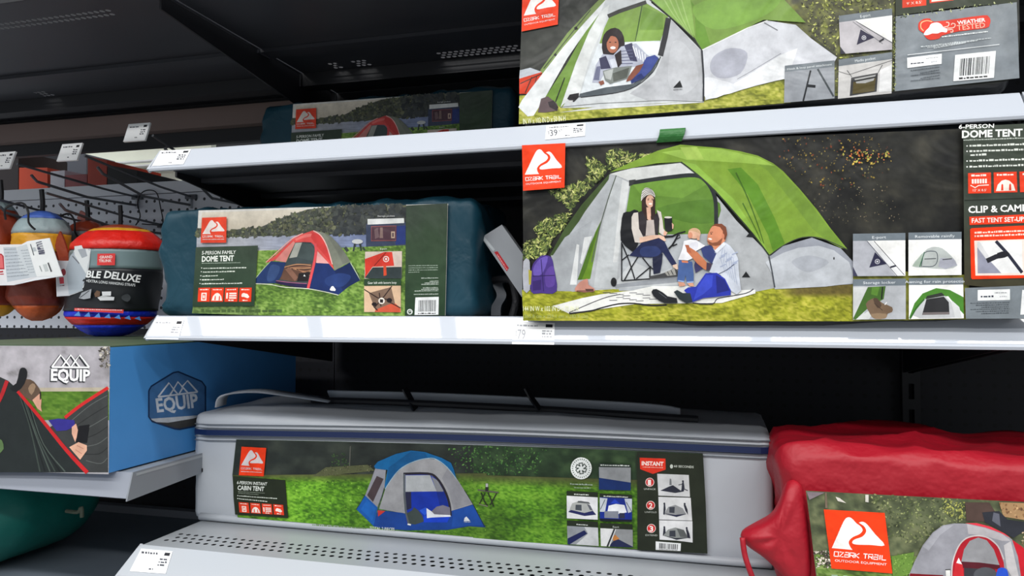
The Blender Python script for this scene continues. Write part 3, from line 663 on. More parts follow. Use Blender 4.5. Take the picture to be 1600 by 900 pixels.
    p.ell(c6((1302, 713))[0], 4.4, 4.4, (225, 230, 225)); p.ell(c6((1302, 713))[0], 2.8, 2.8, (40, 62, 42)); p.stroke(c6((1296, 716), (1304, 706), (1312, 716)), 1, (225, 230, 225))
    p.barcode(c6((1335, 628), (1474, 624), (1472, 731), (1330, 732)), 4)
    p.brand(c6((68, 155), (214, 150), (212, 303), (60, 304)), False, (232, 72, 46), (238, 226, 220))
    p.begin('text_panel', 'dark green panel with the tent name')
    p.field(c6((32, 330), (401, 320), (379, 678), (12, 682)), 20, 20, lambda u, v, x, y: ramp(v, [(0, (62, 76, 62)), (1, (42, 64, 46))]))
    W = (240, 244, 236)
    p.text(cP((100, 383))[0], cP((397, 376))[0], 5.4, '5-PERSON FAMILY', W, .015, .12); p.text(cP((100, 445))[0], cP((380, 437))[0], 8.4, 'DOME TENT', W, .03, .06)
    p.dashes(cP((100, 462))[0], cP((440, 456))[0], 1.1, (170, 185, 170), 2)
    for k, (x_, y_, e) in enumerate(((95, 508, 495), (92, 541, 392), (88, 577, 240), (84, 610, 298), (80, 644, 460))):
        p.ell(cP((x_ + 4, y_ - 8))[0], .8, .8, W); p.dashes(cP((x_ + 18, y_))[0], cP((e, y_ - 6))[0], 2.0, (214, 222, 210), 50 + k)
    for k, (x_, e) in enumerate(((66, 172), (179, 290), (301, 416), (428, 536))):
        p.icon(cP((x_ + 5, 674), (e + 4, 672), (e - 3, 796), (x_ - 2, 796)), k)
    p.build(t)
    return t
bag5 = five_person()
top5 = copy_tree(bag5); top5.location = bag5.location + Vector((-0.03, 0.335, ZT - ZM))
top5['label'] = 'dark teal bag of the 5-person dome tent pushed back on the top shelf'

# ---------------------------------------------------------------- 6-person dome tent (large bag), middle shelf right
M_blackbag = mat('black_bag_fabric', (34, 36, 40), 0.32, bump=(22, .5, .5))
M_green = mat('green_webbing', (34, 104, 40), 0.5, bump=(120, .2))
def six_person():
    YL = 1.006; a = P(815, 500, YL)
    t = thing('tent_bag', 'large dark printed bag of the green and grey 6-person dome tent, middle shelf right', 'tent bag', (a.x + .36, 1.05, ZM))
    V, Fc = soft_box((a.x - .002, YL + .002, ZM + .001), (0.362, YL + .19, ZM + .244), .018, .014, wrinkle(.006, 9, 13, front_amp=0))
    V = np.array(V); low = np.clip((ZM + .03 - V[:, 2]) / .03, 0, 1); u = np.clip((V[:, 0] - a.x) / (.368 - a.x), 0, 1)
    V[:, 2] -= (V[:, 1] < YF + .015) * low * .018 * np.sin(u * math.pi) ** .8                  # belly sags over the rail
    obj('body', V, Fc, M_blackbag, t, True)
    # green handle over the top edge
    for x_, nm in ((1050, 'handle'),):
        h = P(x_, 216, YL - .004); pts = [h + Vector((-.004, 0, -.004)), h + Vector((0, -.004, .004)), h + Vector((.001, .004, .012)), h + Vector((.002, .05, .013)), h + Vector((.002, .1, .012))]
        v, f = ribbon(smooth_path(pts, 4), (1, 0, 0), .033, .004); obj(nm, v, f, M_green, t)
    p = Print(YP(YL), FILM); c7 = crop(700, 200, 1120, 1600); c8 = crop(1000, 200, 1420, 1600); c3 = crop(700, 340, 1120, 1600)
    q5 = crop(940, 280, 1180, 1600); q6 = crop(940, 370, 1180, 1600); P1 = crop(1300, 190, 1600, 1598); P2 = crop(1300, 340, 1600, 1598)
    def dark(u, v, x, y):
        n = fbm(x * .025, y * .03, 21, 5); m_ = fbm(x * .14, y * .16, 31, 3)
        c = ramp(np.clip(n * 1.4 - .2 + .3 * (m_ - .5), 0, 1), [(0, (16, 16, 17)), (.5, (36, 36, 33)), (1, (64, 62, 54))])
        return c
    p.field([(816, 230), (1636, 196), (1636, 498), (819, 501)], 190, 70, dark)
    p.begin('foliage_picture', 'printed leaves in front of a dark wood')
    leafc = [(176, 184, 104), (146, 158, 80), (120, 136, 70), (196, 196, 128), (96, 112, 62)]
    for reg, n in ((c7((600, 380), (700, 350), (830, 300), (850, 170), (900, 200), (960, 240), (880, 330), (780, 430), (730, 500), (690, 450)), 330), (c7((940, 160), (980, 125), (1050, 130), (1130, 160), (1240, 140), (1160, 190), (1010, 240), (950, 250)), 150), (c7((510, 600), (560, 560), (640, 520), (740, 500), (690, 600), (600, 690), (540, 650)), 200), (c7((455, 680), (560, 650), (620, 700), (560, 790), (500, 770), (455, 790)), 170), (c7((820, 160), (850, 200), (900, 240), (930, 290), (880, 330), (840, 250)), 80)):
        p.scatter(reg, n, (2.0, 6.0), [(70, 84, 44), (58, 70, 40)], n + 1, 2.6); p.scatter(reg, int(n * .9), (1.6, 5.2), leafc, n, 3.6)
    p.scatter(c8((850, 60), (1350, 40), (1500, 130), (1480, 260), (1200, 420), (950, 300), (820, 170)), 200, (.8, 2.4), [(120, 96, 44), (150, 128, 56), (92, 84, 50), (120, 60, 36), (110, 104, 66)], 77, 1.5)
    p.scatter(c8((1180, 100), (1320, 130), (1500, 150), (1490, 220), (1350, 215), (1230, 220)), 70, (1.2, 3.0), [(190, 160, 70), (176, 168, 80), (196, 110, 60)], 78, 1.5)
    p.scatter(c8((980, 380), (1500, 330), (1550, 560), (1130, 580)), 90, (.7, 1.8), [(104, 92, 70), (130, 116, 92), (84, 84, 60)], 79, 1.5)
    p.begin('grass_picture', 'printed sunlit yellow green grass')
    def g6(u, v, x, y):
        c = grass((112, 116, 26), (158, 162, 42), (196, 190, 78), .4, .8, 8, .04)(u, v, x, y); s_ = np.clip((x - 1215) / 30, 0, 1) * np.clip((466 - y) / 8, 0, 1)
        return c * (1 - s_[..., None]) + s_[..., None] * np.array((104, 92, 46)) * (.8 + .4 * fbm(x * .3, y * .5, 3, 2))[..., None]
    p.field([(817, 453), (1332, 436), (1332, 502), (819, 501)], 190, 28, g6); p.field([(1330, 420), (1512, 430), (1512, 499), (1330, 502)], 40, 14, grass((96, 96, 36), (128, 130, 48), (160, 160, 76), .4, .8, 8))
    p.begin('tent_picture', 'printed green and grey dome tent with a family in front')
    A = lambda pts, col, sm=0: p.poly(pts, col, sm)
    A([(862, 400), (894, 347), (952, 274), (962, 272), (1064, 255), (1100, 283), (1150, 345), (1203, 400), (1211, 450), (1150, 462), (1040, 455), (960, 452), (895, 456), (880, 448)], (172, 175, 178))
    A(c7((610, 760), (700, 600), (800, 460), (965, 275), (960, 310), (820, 500), (660, 760)), (62, 80, 42))
    A(c7((645, 750), (760, 590), (960, 330), (1000, 285), (935, 470), (860, 660), (770, 900), (700, 960)), (168, 172, 176)); A(c3((620, 240), (700, 120), (860, 20), (820, 200), (760, 440), (655, 438)), (160, 164, 168))
    A(c3((770, 160), (785, 165), (770, 400), (730, 400)), (214, 216, 216)); A(c3((815, 120), (862, 112), (800, 280), (790, 270)), (212, 214, 214))
    A(c3((925, 0), (905, 80), (850, 366), (775, 372), (830, 230), (880, 90)), (98, 134, 34)); A(c3((925, 0), (880, 130), (830, 300), (800, 370), (775, 372), (850, 160)), (74, 108, 28))
    A(c7((1000, 290), (1085, 330), (1060, 480), (1030, 700), (1000, 960), (870, 950), (920, 600), (960, 420)), (186, 190, 192)); A(c7((1040, 310), (1085, 332), (1052, 520), (1010, 800), (985, 800), (1010, 560)), (206, 208, 208))
    p.stroke(c7((1005, 285), (955, 430), (900, 620), (860, 800)), 1.6, (90, 98, 88), 3)
    A(c7((968, 278), (1100, 240), (1385, 210), (1490, 292), (1300, 296), (1090, 322), (1000, 285)), (206, 208, 206)); p.stroke(c7((965, 272), (1100, 240), (1385, 209), (1450, 250)), 1.8, (52, 60, 44))
    A(c7((1090, 335), (1300, 305), (1480, 292), (1545, 335), (1590, 420), (1594, 635), (1330, 640), (1050, 645), (1064, 500)), (98, 136, 52)); A(c7((1100, 335), (1480, 298), (1540, 340), (1400, 420), (1150, 400)), (110, 150, 58)); A(c7((1250, 480), (1590, 430), (1592, 560), (1400, 560)), (84, 122, 44), 4)
    A(c7((1040, 640), (1594, 632), (1600, 860), (1720, 960), (1020, 970), (1030, 800)), (176, 180, 184)); A(c3((1005, 380), (1100, 260), (1250, 330), (1370, 290), (1380, 400), (1000, 420)), (194, 197, 199)); A(c3((990, 400), (1370, 350), (1380, 385), (1000, 420)), (150, 154, 160))
    p.stroke(c7((1086, 332), (1300, 300), (1470, 286), (1540, 325), (1588, 415), (1596, 560), (1590, 640)), 6.2, (40, 44, 46), 4); A(c7((1080, 315), (1120, 310), (1100, 345), (1080, 350)), (52, 54, 54))
    fly = c7((968, 266), (1100, 205), (1250, 140), (1385, 104)) + c8((330, 112), (480, 124), (600, 145), (700, 170), (790, 215), (850, 262), (950, 370), (1050, 490), (1130, 600), (1232, 726), (1190, 715), (1100, 670), (1020, 650), (940, 660), (850, 700), (770, 760), (680, 640), (560, 500), (450, 375), (350, 285), (245, 206), (100, 215))
    A(fly, (124, 156, 54)); A(c8((600, 150), (790, 220), (950, 380), (1130, 610), (1215, 715), (1100, 665), (1020, 600), (900, 440), (760, 260)), (114, 146, 54)); A(c8((520, 250), (640, 400), (760, 640), (790, 740), (860, 690), (800, 540), (700, 340), (600, 240)), (92, 138, 38))
    A(c8((130, 150), (300, 125), (480, 130), (700, 180), (800, 230), (640, 215), (400, 200), (280, 195)), (150, 184, 78)); A(c8((250, 205), (330, 220), (560, 430), (740, 700), (765, 752), (680, 640), (450, 375)), (136, 174, 66)); A(c8((240, 120), (340, 118), (380, 190), (280, 190)), (164, 192, 90))
    p.stroke(c8((570, 270), (640, 420), (700, 580), (735, 690)), (2.4, 1.2), (66, 102, 30), 4); p.stroke(c8((610, 450), (680, 590), (720, 680)), (2.2, .8), (70, 106, 32), 4)
    p.stroke(c8((245, 207), (350, 288), (450, 382), (560, 505), (680, 645), (768, 762)), 2.2, (46, 56, 40), 2); p.stroke(c8((768, 760), (850, 702), (940, 660), (1020, 650), (1100, 668), (1230, 726)), 1.4, (60, 66, 56), 3)
    A(c8((630, 650), (660, 615), (682, 655)), (30, 32, 34)); A(c8((605, 890), (630, 855), (655, 890)), (30, 32, 34))
    A(c8((772, 765), (850, 705), (1020, 655), (1190, 718), (1265, 800), (1262, 930), (800, 960)), (150, 154, 164)); A(c8((745, 800), (850, 745), (940, 715), (1060, 703), (1150, 730), (1240, 800), (1262, 870), (1262, 925), (1100, 945), (800, 960), (790, 880)), (186, 190, 196))
    A(c8((900, 800), (1000, 760), (1120, 800), (1000, 860)), (172, 176, 184), 5); p.stroke(c8((765, 765), (785, 860), (800, 950)), 2.2, (70, 74, 80)); p.ell(c8((1150, 778))[0], 1.2, 2.2, (60, 60, 64))
    # blanket, backpack, shoes
    A(q6((-500, 720), (-200, 640), (0, 600), (330, 560), (530, 515), (960, 515), (1300, 560), (1600, 552), (1600, 590), (1250, 690), (950, 692), (350, 702), (0, 752), (-220, 792), (-330, 800)), (232, 232, 228)); p.stroke(q6((-330, 800), (-100, 770), (0, 742), (180, 700), (350, 695), (520, 716), (680, 710)), 2.2, (36, 34, 40), 3); p.stroke(q6((950, 690), (1150, 700), (1200, 650), (1280, 630), (1500, 590), (1580, 545)), 1.5, (50, 48, 60), 3); p.stroke(q6((-330, 790), (-100, 690), (60, 630), (200, 600)), 1.3, (60, 58, 64), 3)
    for k in range(14): p.stroke(q6((20 + (k * 137) % 480, 580 + (k * 53) % 100), (60 + (k * 137) % 480 + 40, 578 + (k * 53) % 100)), .9, (90, 90, 98))
    A(c3((500, 440), (505, 300), (540, 245), (575, 226), (620, 238), (636, 300), (652, 440), (560, 450)), (72, 52, 128), 3); A(c3((515, 300), (550, 250), (600, 236), (570, 330), (520, 350)), (104, 84, 172), 3); A(c3((585, 330), (630, 290), (640, 400), (590, 410)), (92, 66, 150), 3); p.stroke(c3((510, 350), (640, 345)), 1.2, (40, 28, 80)); p.stroke(c3((560, 250), (575, 440)), 1.2, (46, 32, 90)); A(c3((510, 380), (560, 370), (560, 430), (512, 435)), (56, 38, 104))
    A(c3((455, 262), (488, 252), (494, 300), (494, 430), (455, 432)), (170, 172, 180), 2); A(c3((485, 310), (505, 320), (500, 400), (488, 400)), (170, 160, 60))
    A(c3((762, 440), (775, 400), (800, 378), (835, 365), (840, 400), (872, 420), (870, 442)), (196, 138, 122), 2); p.stroke(c3((770, 438), (870, 438)), 1.6, (110, 66, 60)); A(c3((820, 425), (870, 425), (872, 440), (830, 442)), (90, 60, 56))
    p.ell(c3((990, 385))[0], 4.6, 7, (30, 30, 32))
    # seated woman in folding chair
    K = (24, 25, 29)
    for q in ([(215, 60), (215, 460)], [(220, 80), (290, 250), (355, 456)], [(240, 460), (310, 330), (385, 210)], [(365, 440), (520, 310)], [(430, 220), (510, 320), (560, 350)], [(510, 320), (505, 430)], [(215, 460), (505, 440)], [(215, 250), (290, 190)]): p.stroke(q6(*q), 1.9, K)
    B = lambda pts, col, sm=0: p.poly(q5(*pts), col, sm); D = lambda pts, col, sm=0: p.poly(q6(*pts), col, sm)
    B([(232, 360), (300, 345), (385, 335), (405, 600), (350, 750), (300, 740), (205, 640), (210, 480)], K, 2); p.stroke(q5((650, 605), (740, 600), (800, 570), (875, 550)), (3.6, 2), K); p.stroke(q5((800, 580), (770, 640), (740, 690), (700, 730)), 2.6, K); p.stroke(q5((760, 640), (820, 610), (810, 580)), 1.4, K); p.stroke(q5((740, 700), (790, 680)), 2, K)
    B([(425, 220), (450, 180), (555, 190), (560, 300), (560, 440), (515, 445), (440, 400), (425, 330)], (58, 38, 34), 2)
    D([(535, 150), (640, 180), (632, 280), (612, 378), (545, 392), (535, 280)], (30, 34, 60)); B([(290, 800), (420, 670), (500, 640), (600, 608), (660, 655), (715, 770), (785, 885), (738, 905), (640, 765), (600, 800), (520, 820), (400, 815)], (34, 40, 76)); B([(420, 720), (560, 700), (620, 760), (560, 810), (420, 800)], (46, 58, 104), 4)
    B([(470, 300), (515, 300), (520, 440), (480, 440)], (226, 180, 156)); p.ell(q5((508, 236))[0], 6.6, 9.8, (230, 182, 158)); p.ell(q5((512, 264))[0], 2.7, 1.3, (250, 244, 238)); p.ell(q5((490, 222))[0], 1.1, .7, (60, 44, 40)); p.ell(q5((532, 222))[0], 1.1, .7, (60, 44, 40)); p.stroke(q5((485, 212), (500, 210)), .7, (70, 50, 44)); p.stroke(q5((524, 210), (538, 212)), .7, (70, 50, 44)); p.stroke(q5((516, 226), (520, 246)), .6, (196, 140, 118))
    B([(415, 236), (420, 160), (440, 115), (470, 96), (520, 112), (552, 150), (562, 196), (520, 168), (470, 178), (430, 215)], (216, 212, 206), 2)
    for k in range(4): p.stroke(q5((424 - k * 1, 212 - k * 26), (470, 160 - k * 18), (520, 150 - k * 12), (555 - k * 10, 176 - k * 20)), .9, (120, 118, 120), 3)
    B([(440, 200), (462, 190), (470, 300), (480, 420), (500, 440), (450, 440), (428, 330)], (54, 36, 32)); B([(540, 215), (560, 215), (562, 420), (525, 445), (515, 400), (535, 320)], (54, 36, 32))
    B([(462, 440), (500, 430), (548, 430), (562, 590), (452, 596)], (192, 180, 174)); B([(385, 352), (430, 335), (475, 440), (462, 595), (412, 590), (385, 480)], (46, 40, 44)); B([(545, 400), (592, 338), (606, 400), (592, 590), (566, 582)], (46, 40, 44))
    B([(318, 400), (340, 358), (385, 352), (395, 520), (440, 608), (404, 668), (352, 662), (318, 520)], (206, 198, 190), 1); B([(578, 328), (622, 348), (640, 440), (648, 520), (684, 572), (650, 594), (602, 562), (606, 420)], (206, 198, 190)); B([(400, 612), (520, 590), (610, 586), (655, 604), (676, 645), (655, 650), (600, 616), (470, 652), (404, 668)], (228, 188, 164)); B([(655, 540), (690, 560), (670, 595), (645, 585)], (220, 170, 146))
    B([(655, 412), (736, 402), (738, 540), (690, 552), (664, 530)], (28, 30, 33)); p.ell(q5((696, 404))[0], 6, 1.6, (210, 206, 196)); B([(735, 460), (755, 480), (750, 520), (738, 525)], (222, 176, 150))
    D([(740, 300), (790, 285), (800, 340), (760, 345)], (220, 190, 170)); D([(505, 412), (600, 395), (680, 372), (760, 325), (800, 360), (800, 410), (700, 422), (505, 442)], (66, 66, 68)); D([(660, 375), (760, 330), (780, 400), (690, 410)], (160, 158, 152)); p.stroke(q6((690, 365), (710, 405)), 1.2, (60, 60, 62)); p.stroke(q6((725, 350), (750, 400)), 1.2, (60, 60, 62))
    # man with a baby
    D([(1270, 52), (1340, 100), (1385, 160), (1420, 230), (1430, 400), (1452, 560), (1405, 602), (1340, 560), (1290, 480), (1240, 400), (1120, 372), (1160, 280), (1100, 210), (1130, 110), (1200, 140)], (206, 212, 224)); D([(1030, 110), (1140, 92), (1195, 180), (1150, 285), (1060, 210)], (56, 66, 118)); D([(980, 250), (1060, 330), (980, 380), (965, 300)], (60, 56, 96))
    for k in range(10): p.stroke(q6((1180 + (k * 61) % 190, 170 + (k * 37) % 200), (1210 + (k * 61) % 190 + 30, 140 + (k * 37) % 200)), 1.8, (168, 178, 204))
    for k in range(6): p.stroke(q6((1260 + k * 22, 120 + k * 20), (1240 + k * 30, 240 + k * 30), (1290 + k * 24, 380 + k * 24)), .9, (176, 186, 208))
    p.stroke(q6((1200, 400), (1300, 350), (1380, 290)), 1, (60, 66, 90))
    B([(1100, 640), (1105, 585), (1135, 520), (1165, 482), (1250, 478), (1300, 545), (1290, 640), (1250, 690), (1225, 725), (1190, 762), (1152, 700), (1110, 680)], (214, 140, 106)); B([(1140, 500), (1185, 472), (1250, 470), (1296, 505), (1308, 580), (1285, 645), (1262, 600), (1262, 545), (1232, 505), (1180, 492)], (120, 66, 44), 1); B([(1096, 640), (1150, 668), (1205, 660), (1262, 612), (1240, 690), (1190, 700), (1130, 694)], (140, 84, 60)); p.ell(q5((1130, 628))[0], 3.2, 1.5, (248, 240, 232), 15); p.ell(q5((1265, 600))[0], 2.2, 4, (206, 128, 98)); p.ell(q5((1142, 575))[0], 1.3, .8, (50, 34, 30)); p.stroke(q5((1130, 560), (1160, 558)), .8, (84, 50, 38))
    B([(1175, 750), (1270, 660), (1290, 690), (1200, 775)], (226, 230, 238))
    p.ell(q5((968, 570))[0], 9.6, 8.4, (228, 182, 154)); B([(905, 545), (950, 515), (1010, 530), (1030, 580), (1000, 560), (940, 545)], (206, 168, 130), 2); p.ell(q5((925, 590))[0], 3.6, 5, (206, 140, 112)); B([(990, 590), (1025, 600), (1020, 640), (995, 640)], (224, 170, 142))
    B([(860, 650), (930, 632), (990, 640), (1050, 680), (1080, 700), (1040, 722), (990, 750), (945, 830), (900, 850), (800, 842), (840, 740)], (236, 236, 240)); B([(920, 680), (1000, 660), (1000, 730), (940, 750)], (222, 222, 230), 3)
    D([(880, 95), (930, 120), (1000, 165), (1060, 230), (1115, 290), (1100, 350), (1075, 345), (1000, 285), (930, 205), (890, 160)], (196, 120, 84)); D([(870, 90), (910, 90), (940, 180), (900, 165)], (176, 100, 72)); D([(1095, 270), (1150, 285), (1130, 350), (1090, 355)], (70, 56, 76))
    D([(808, 245), (945, 262), (962, 400), (960, 475), (890, 482), (876, 400), (862, 470), (790, 462), (800, 350)], (72, 98, 152)); D([(835, 250), (900, 256), (905, 276), (840, 272)], (214, 130, 96)); p.stroke(q6((800, 460), (862, 470)), 2, (150, 172, 210)); p.stroke(q6((890, 478), (960, 472)), 2, (150, 172, 210)); D([(800, 472), (860, 478), (880, 510), (810, 520)], (206, 150, 126)); D([(895, 485), (955, 482), (965, 518), (920, 516)], (214, 158, 132))
    D([(860, 560), (900, 530), (985, 520), (1085, 382), (1200, 378), (1285, 440), (1345, 560), (1345, 610), (1060, 640), (950, 682), (900, 600)], (44, 56, 166)); D([(1000, 530), (1090, 400), (1160, 400), (1150, 520), (1060, 600), (960, 660)], (58, 74, 192)); D([(1190, 400), (1280, 450), (1330, 560), (1200, 590)], (34, 40, 120))
    D([(523, 575), (540, 550), (575, 545), (640, 580), (690, 620), (785, 640), (795, 692), (660, 694), (600, 665), (545, 620)], (34, 36, 41), 1); D([(755, 575), (790, 556), (850, 588), (925, 588), (950, 682), (885, 694), (810, 650)], (44, 54, 57), 1); p.stroke(q6((600, 580), (680, 640)), 1, (84, 88, 92))
    # dimensions line
    p.begin('dimension_text', 'white size lettering along the bottom')
    p.text(c3((455, 556))[0], c3((782, 556))[0], 7.6, '144 IN W x 102 IN D x 72 IN H', (228, 232, 190), .01); p.text(c3((455, 596))[0], c3((838, 597))[0], 5.2, '(365.8 cm x 259.1 cm x 182.9 cm)', (168, 180, 110))
    p.brand(c7((448, 110), (705, 97), (700, 360), (455, 379)), True)
    # inset cards
    p.begin('feature_photo', 'four small printed feature photos with grey headers')
    R = lambda pts, col, sm=0: p.poly(P2(*pts), col, sm); HD = (112, 122, 130)
    def card(q, photo, title):
        m = p.uv(P2(*q)); p.poly(m((0, 0), (1, 0), (1, 1), (0, 1)), photo); p.poly(m((0, 0), (1, 0), (1, .17), (0, .17)), HD); w2 = len(title) * .022; a_, b_ = m((.5 - w2, .125), (.5 + w2, .12)); p.text(a_, b_, 4.2, title, (226, 230, 234)); return m
    m = card([(165, 140), (597, 133), (597, 487), (165, 490)], (174, 176, 184), 'E-port'); p.poly(m((.28, .17), (1, .17), (1, 1), (.95, 1)), (240, 240, 238)); p.poly(m((.27, .17), (.36, .17), (1, 1), (.82, 1)), (226, 227, 228)); p.stroke(m((.27, .18), (.84, 1)), .9, (70, 72, 90)); p.stroke(m((.40, .18), (.98, .98)), 1, (70, 70, 84)); p.poly(m((.42, .44), (.64, .72), (.31, .80)), (44, 44, 70)); p.ell(m((.465, .66))[0], 4, 4, (200, 200, 210)); p.ell(m((.465, .66))[0], 2.8, 2.8, (44, 44, 70)); p.ell(m((.465, .66))[0], 1.5, 1.5, (225, 225, 230)); p.stroke(m((.71, .80), (.82, .76)), 2.6, (44, 44, 60)); p.poly(m((0, .78), (.09, 1), (0, 1)), (60, 60, 84))
    m = card([(622, 131), (1060, 124), (1060, 480), (622, 486)], (242, 242, 240), 'Removable rainfly'); p.poly(m((.07, .78), (.22, .55), (.36, .38), (.5, .34), (.64, .38), (.8, .55), (.92, .78), (.7, .86), (.3, .82)), (186, 192, 190), 2); p.poly(m((.07, .78), (.26, .48), (.26, .8)), (170, 186, 172)); p.poly(m((.6, .6), (.85, .62), (.92, .77), (.7, .86), (.56, .8)), (172, 174, 186)); p.stroke(m((.24, .8), (.30, .48), (.47, .44), (.54, .5), (.54, .68), (.46, .79), (.26, .79)), 1.2, (80, 88, 96), 3); p.stroke(m((.30, .62), (.52, .61)), 1.2, (70, 74, 80)); p.stroke(m((.64, .64), (.82, .62)), 1.3, (60, 62, 66)); p.stroke(m((.21, .8), (.3, .46)), 1.4, (60, 110, 80))
    m = card([(165, 515), (600, 510), (600, 845), (165, 848)], (178, 181, 186), 'Storage locker'); p.poly(m((0, .2), (.3, .2), (.2, .95), (0, .95)), (206, 208, 208)); p.poly(m((.0, .98), (.28, .2), (.62, .18), (.58, .5), (.3, .7), (.05, 1)), (70, 106, 44)); p.poly(m((.05, 1), (.3, .78), (.4, .8), (.3, 1)), (214, 216, 214)); p.poly(m((.36, .2), (.5, .2), (.46, .42), (.34, .38)), (92, 136, 52)); p.stroke(m((.56, .2), (.54, .5)), 2, (30, 34, 30))
    p.poly(m((.24, .62), (.34, .5), (.44, .48), (.56, .6), (.74, .7), (.74, .82), (.66, .86), (.6, .98), (.4, .98), (.32, .86)), (118, 96, 76), 2); p.poly(m((.34, .86), (.62, .86), (.62, .97), (.42, .99)), (146, 122, 96), 2); p.poly(m((.38, .5), (.46, .48), (.54, .66), (.46, .72)), (84, 66, 54), 2); p.stroke(m((.40, .6), (.56, .78)), .9, (60, 46, 40)); p.stroke(m((.6, .64), (.64, .58)), 1.6, (236, 236, 236))
    m = card([(625, 506), (1072, 502), (1078, 838), (625, 845)], (242, 242, 238), 'Awning for rain protection'); p.poly(m((0, .98), (.1, .62), (.25, .38), (.5, .25), (.75, .3), (1, .48), (1, .9), (.9, .75), (.72, .45), (.3, .5), (.12, .8)), (74, 132, 46), 1); p.poly(m((.06, .9), (.3, .5), (.66, .44), (.78, .6), (.84, .98), (.2, .98)), (196, 198, 200)); p.poly(m((.32, .52), (.64, .46), (.73, .6), (.74, .9), (.24, .9)), (46, 46, 48)); p.poly(m((.33, .44), (.6, .36), (.66, .44), (.3, .52)), (50, 54, 48)); p.poly(m((.26, .84), (.74, .84), (.74, .9), (.24, .9)), (120, 112, 112)); p.stroke(m((.02, .99), (.14, .72), (.28, .52)), 2.4, (52, 100, 40)); p.poly(m((.78, .55), (.92, .72), (.96, .98), (.84, .98)), (214, 216, 216))
    # text panel at the right
    p.begin('text_panel', 'dark green panel with white lettering and orange boxes')
    p.field(P1((1072, 56), (1784, 22), (1784, 1440), (1082, 1360)), 24, 40, lambda u, v, x, y: ramp(v + .12 * (fbm(x * .05, y * .05, 16, 3) - .5), [(0, (66, 74, 64)), (.4, (48, 56, 46)), (.45, (58, 66, 58)), (1, (62, 58, 40))]))
    W = (246, 248, 244)
    p.text(P1((1035, 74))[0], P1((1325, 66))[0], 6.2, '6-PERSON', W, .018, .1); p.text(P1((1062, 148))[0], P1((1562, 132))[0], 10.8, 'DOME TENT', W, .035, .04); p.dashes(P1((1075, 172))[0], P1((1700, 150))[0], 2.0, (190, 198, 188), 7)
    for k, (y_, e, b_) in enumerate(((222, 1640, 1), (266, 1640, 1), (298, 1272, 0), (346, 1640, 1), (394, 1640, 1))):
        if b_: p.ell(P1((1104, y_ - 6))[0], 1.1, 1.1, W)
        p.dashes(P1((1124 + (1 - b_) * 8, y_))[0], P1((e, y_ - (e - 1124) * .03))[0], 3.3, (226, 230, 222), 60 + k)
    p.icon(P1((1112, 440), (1300, 434), (1303, 605), (1114, 608)), 4); p.icon(P1((1322, 434), (1512, 428), (1518, 598), (1326, 602)), 1); p.icon(P1((1533, 428), (1722, 422), (1730, 592), (1540, 598)), 0)
    p.stroke(P1((1082, 664), (1784, 640)), .9, (30, 34, 26))
    p.text(P1((1114, 768))[0], P1((1600, 752))[0], 10.2, 'CLIP & CAMP', W, .03); p.poly(P1((1122, 800), (1784, 772), (1784, 842), (1124, 868)), (236, 60, 24)); p.text(P1((1142, 850))[0], P1((1640, 834))[0], 7.0, 'FAST TENT SET-UP W', (255, 240, 232), .02)
    R([(1128, 105), (1140, 95), (1784, 62), (1784, 500), (1145, 516), (1136, 505)], (238, 58, 12)); p.dashes(P2((1165, 140))[0], P2((1640, 120))[0], 3.2, (255, 220, 205), 71); p.dashes(P2((1165, 168))[0], P2((1640, 150))[0], 3.2, (255, 220, 205), 72)
    R([(1162, 198), (1784, 180), (1784, 480), (1172, 486)], (252, 226, 214)); R([(1186, 208), (1555, 200), (1560, 466), (1190, 468)], (236, 236, 236)); R([(1186, 208), (1260, 330), (1385, 466), (1190, 468)], (150, 152, 170)); R([(1186, 250), (1186, 208), (1206, 206), (1290, 340), (1260, 350)], (216, 216, 218)); p.stroke(P2((1340, 202), (1440, 310), (1556, 462)), 5, (40, 42, 60)); p.stroke(P2((1265, 365), (1340, 330), (1420, 310)), 7.5, (36, 36, 44)); R([(1350, 300), (1430, 285), (1450, 320), (1370, 345)], (30, 30, 38), 2); R([(1575, 202), (1784, 190), (1784, 470), (1582, 466)], (214, 130, 116))
    R([(1085, 588), (1784, 560), (1784, 838), (1092, 842)], (122, 130, 136)); R([(1190, 604), (1455, 598), (1456, 686), (1190, 692)], (244, 246, 246)); p.dashes(P2((1215, 666))[0], P2((1320, 664))[0], 3, (60, 64, 80), 80); p.dashes(P2((1370, 664))[0], P2((1430, 662))[0], 2, (190, 190, 196), 81); p.dashes(P2((1330, 632))[0], P2((1436, 630))[0], 1.6, (140, 142, 146), 82)
    for k in range(6): p.dashes(P2((1130 + (k % 3) * 45, 718 + k * 17))[0], P2((1450, 712 + k * 17))[0], 1.7, (70, 76, 82), 83 + k)
    p.barcode(P2((1556, 604), (1780, 598), (1780, 800), (1540, 808)), 9)
    p.build(t); return t
bag6 = six_person()
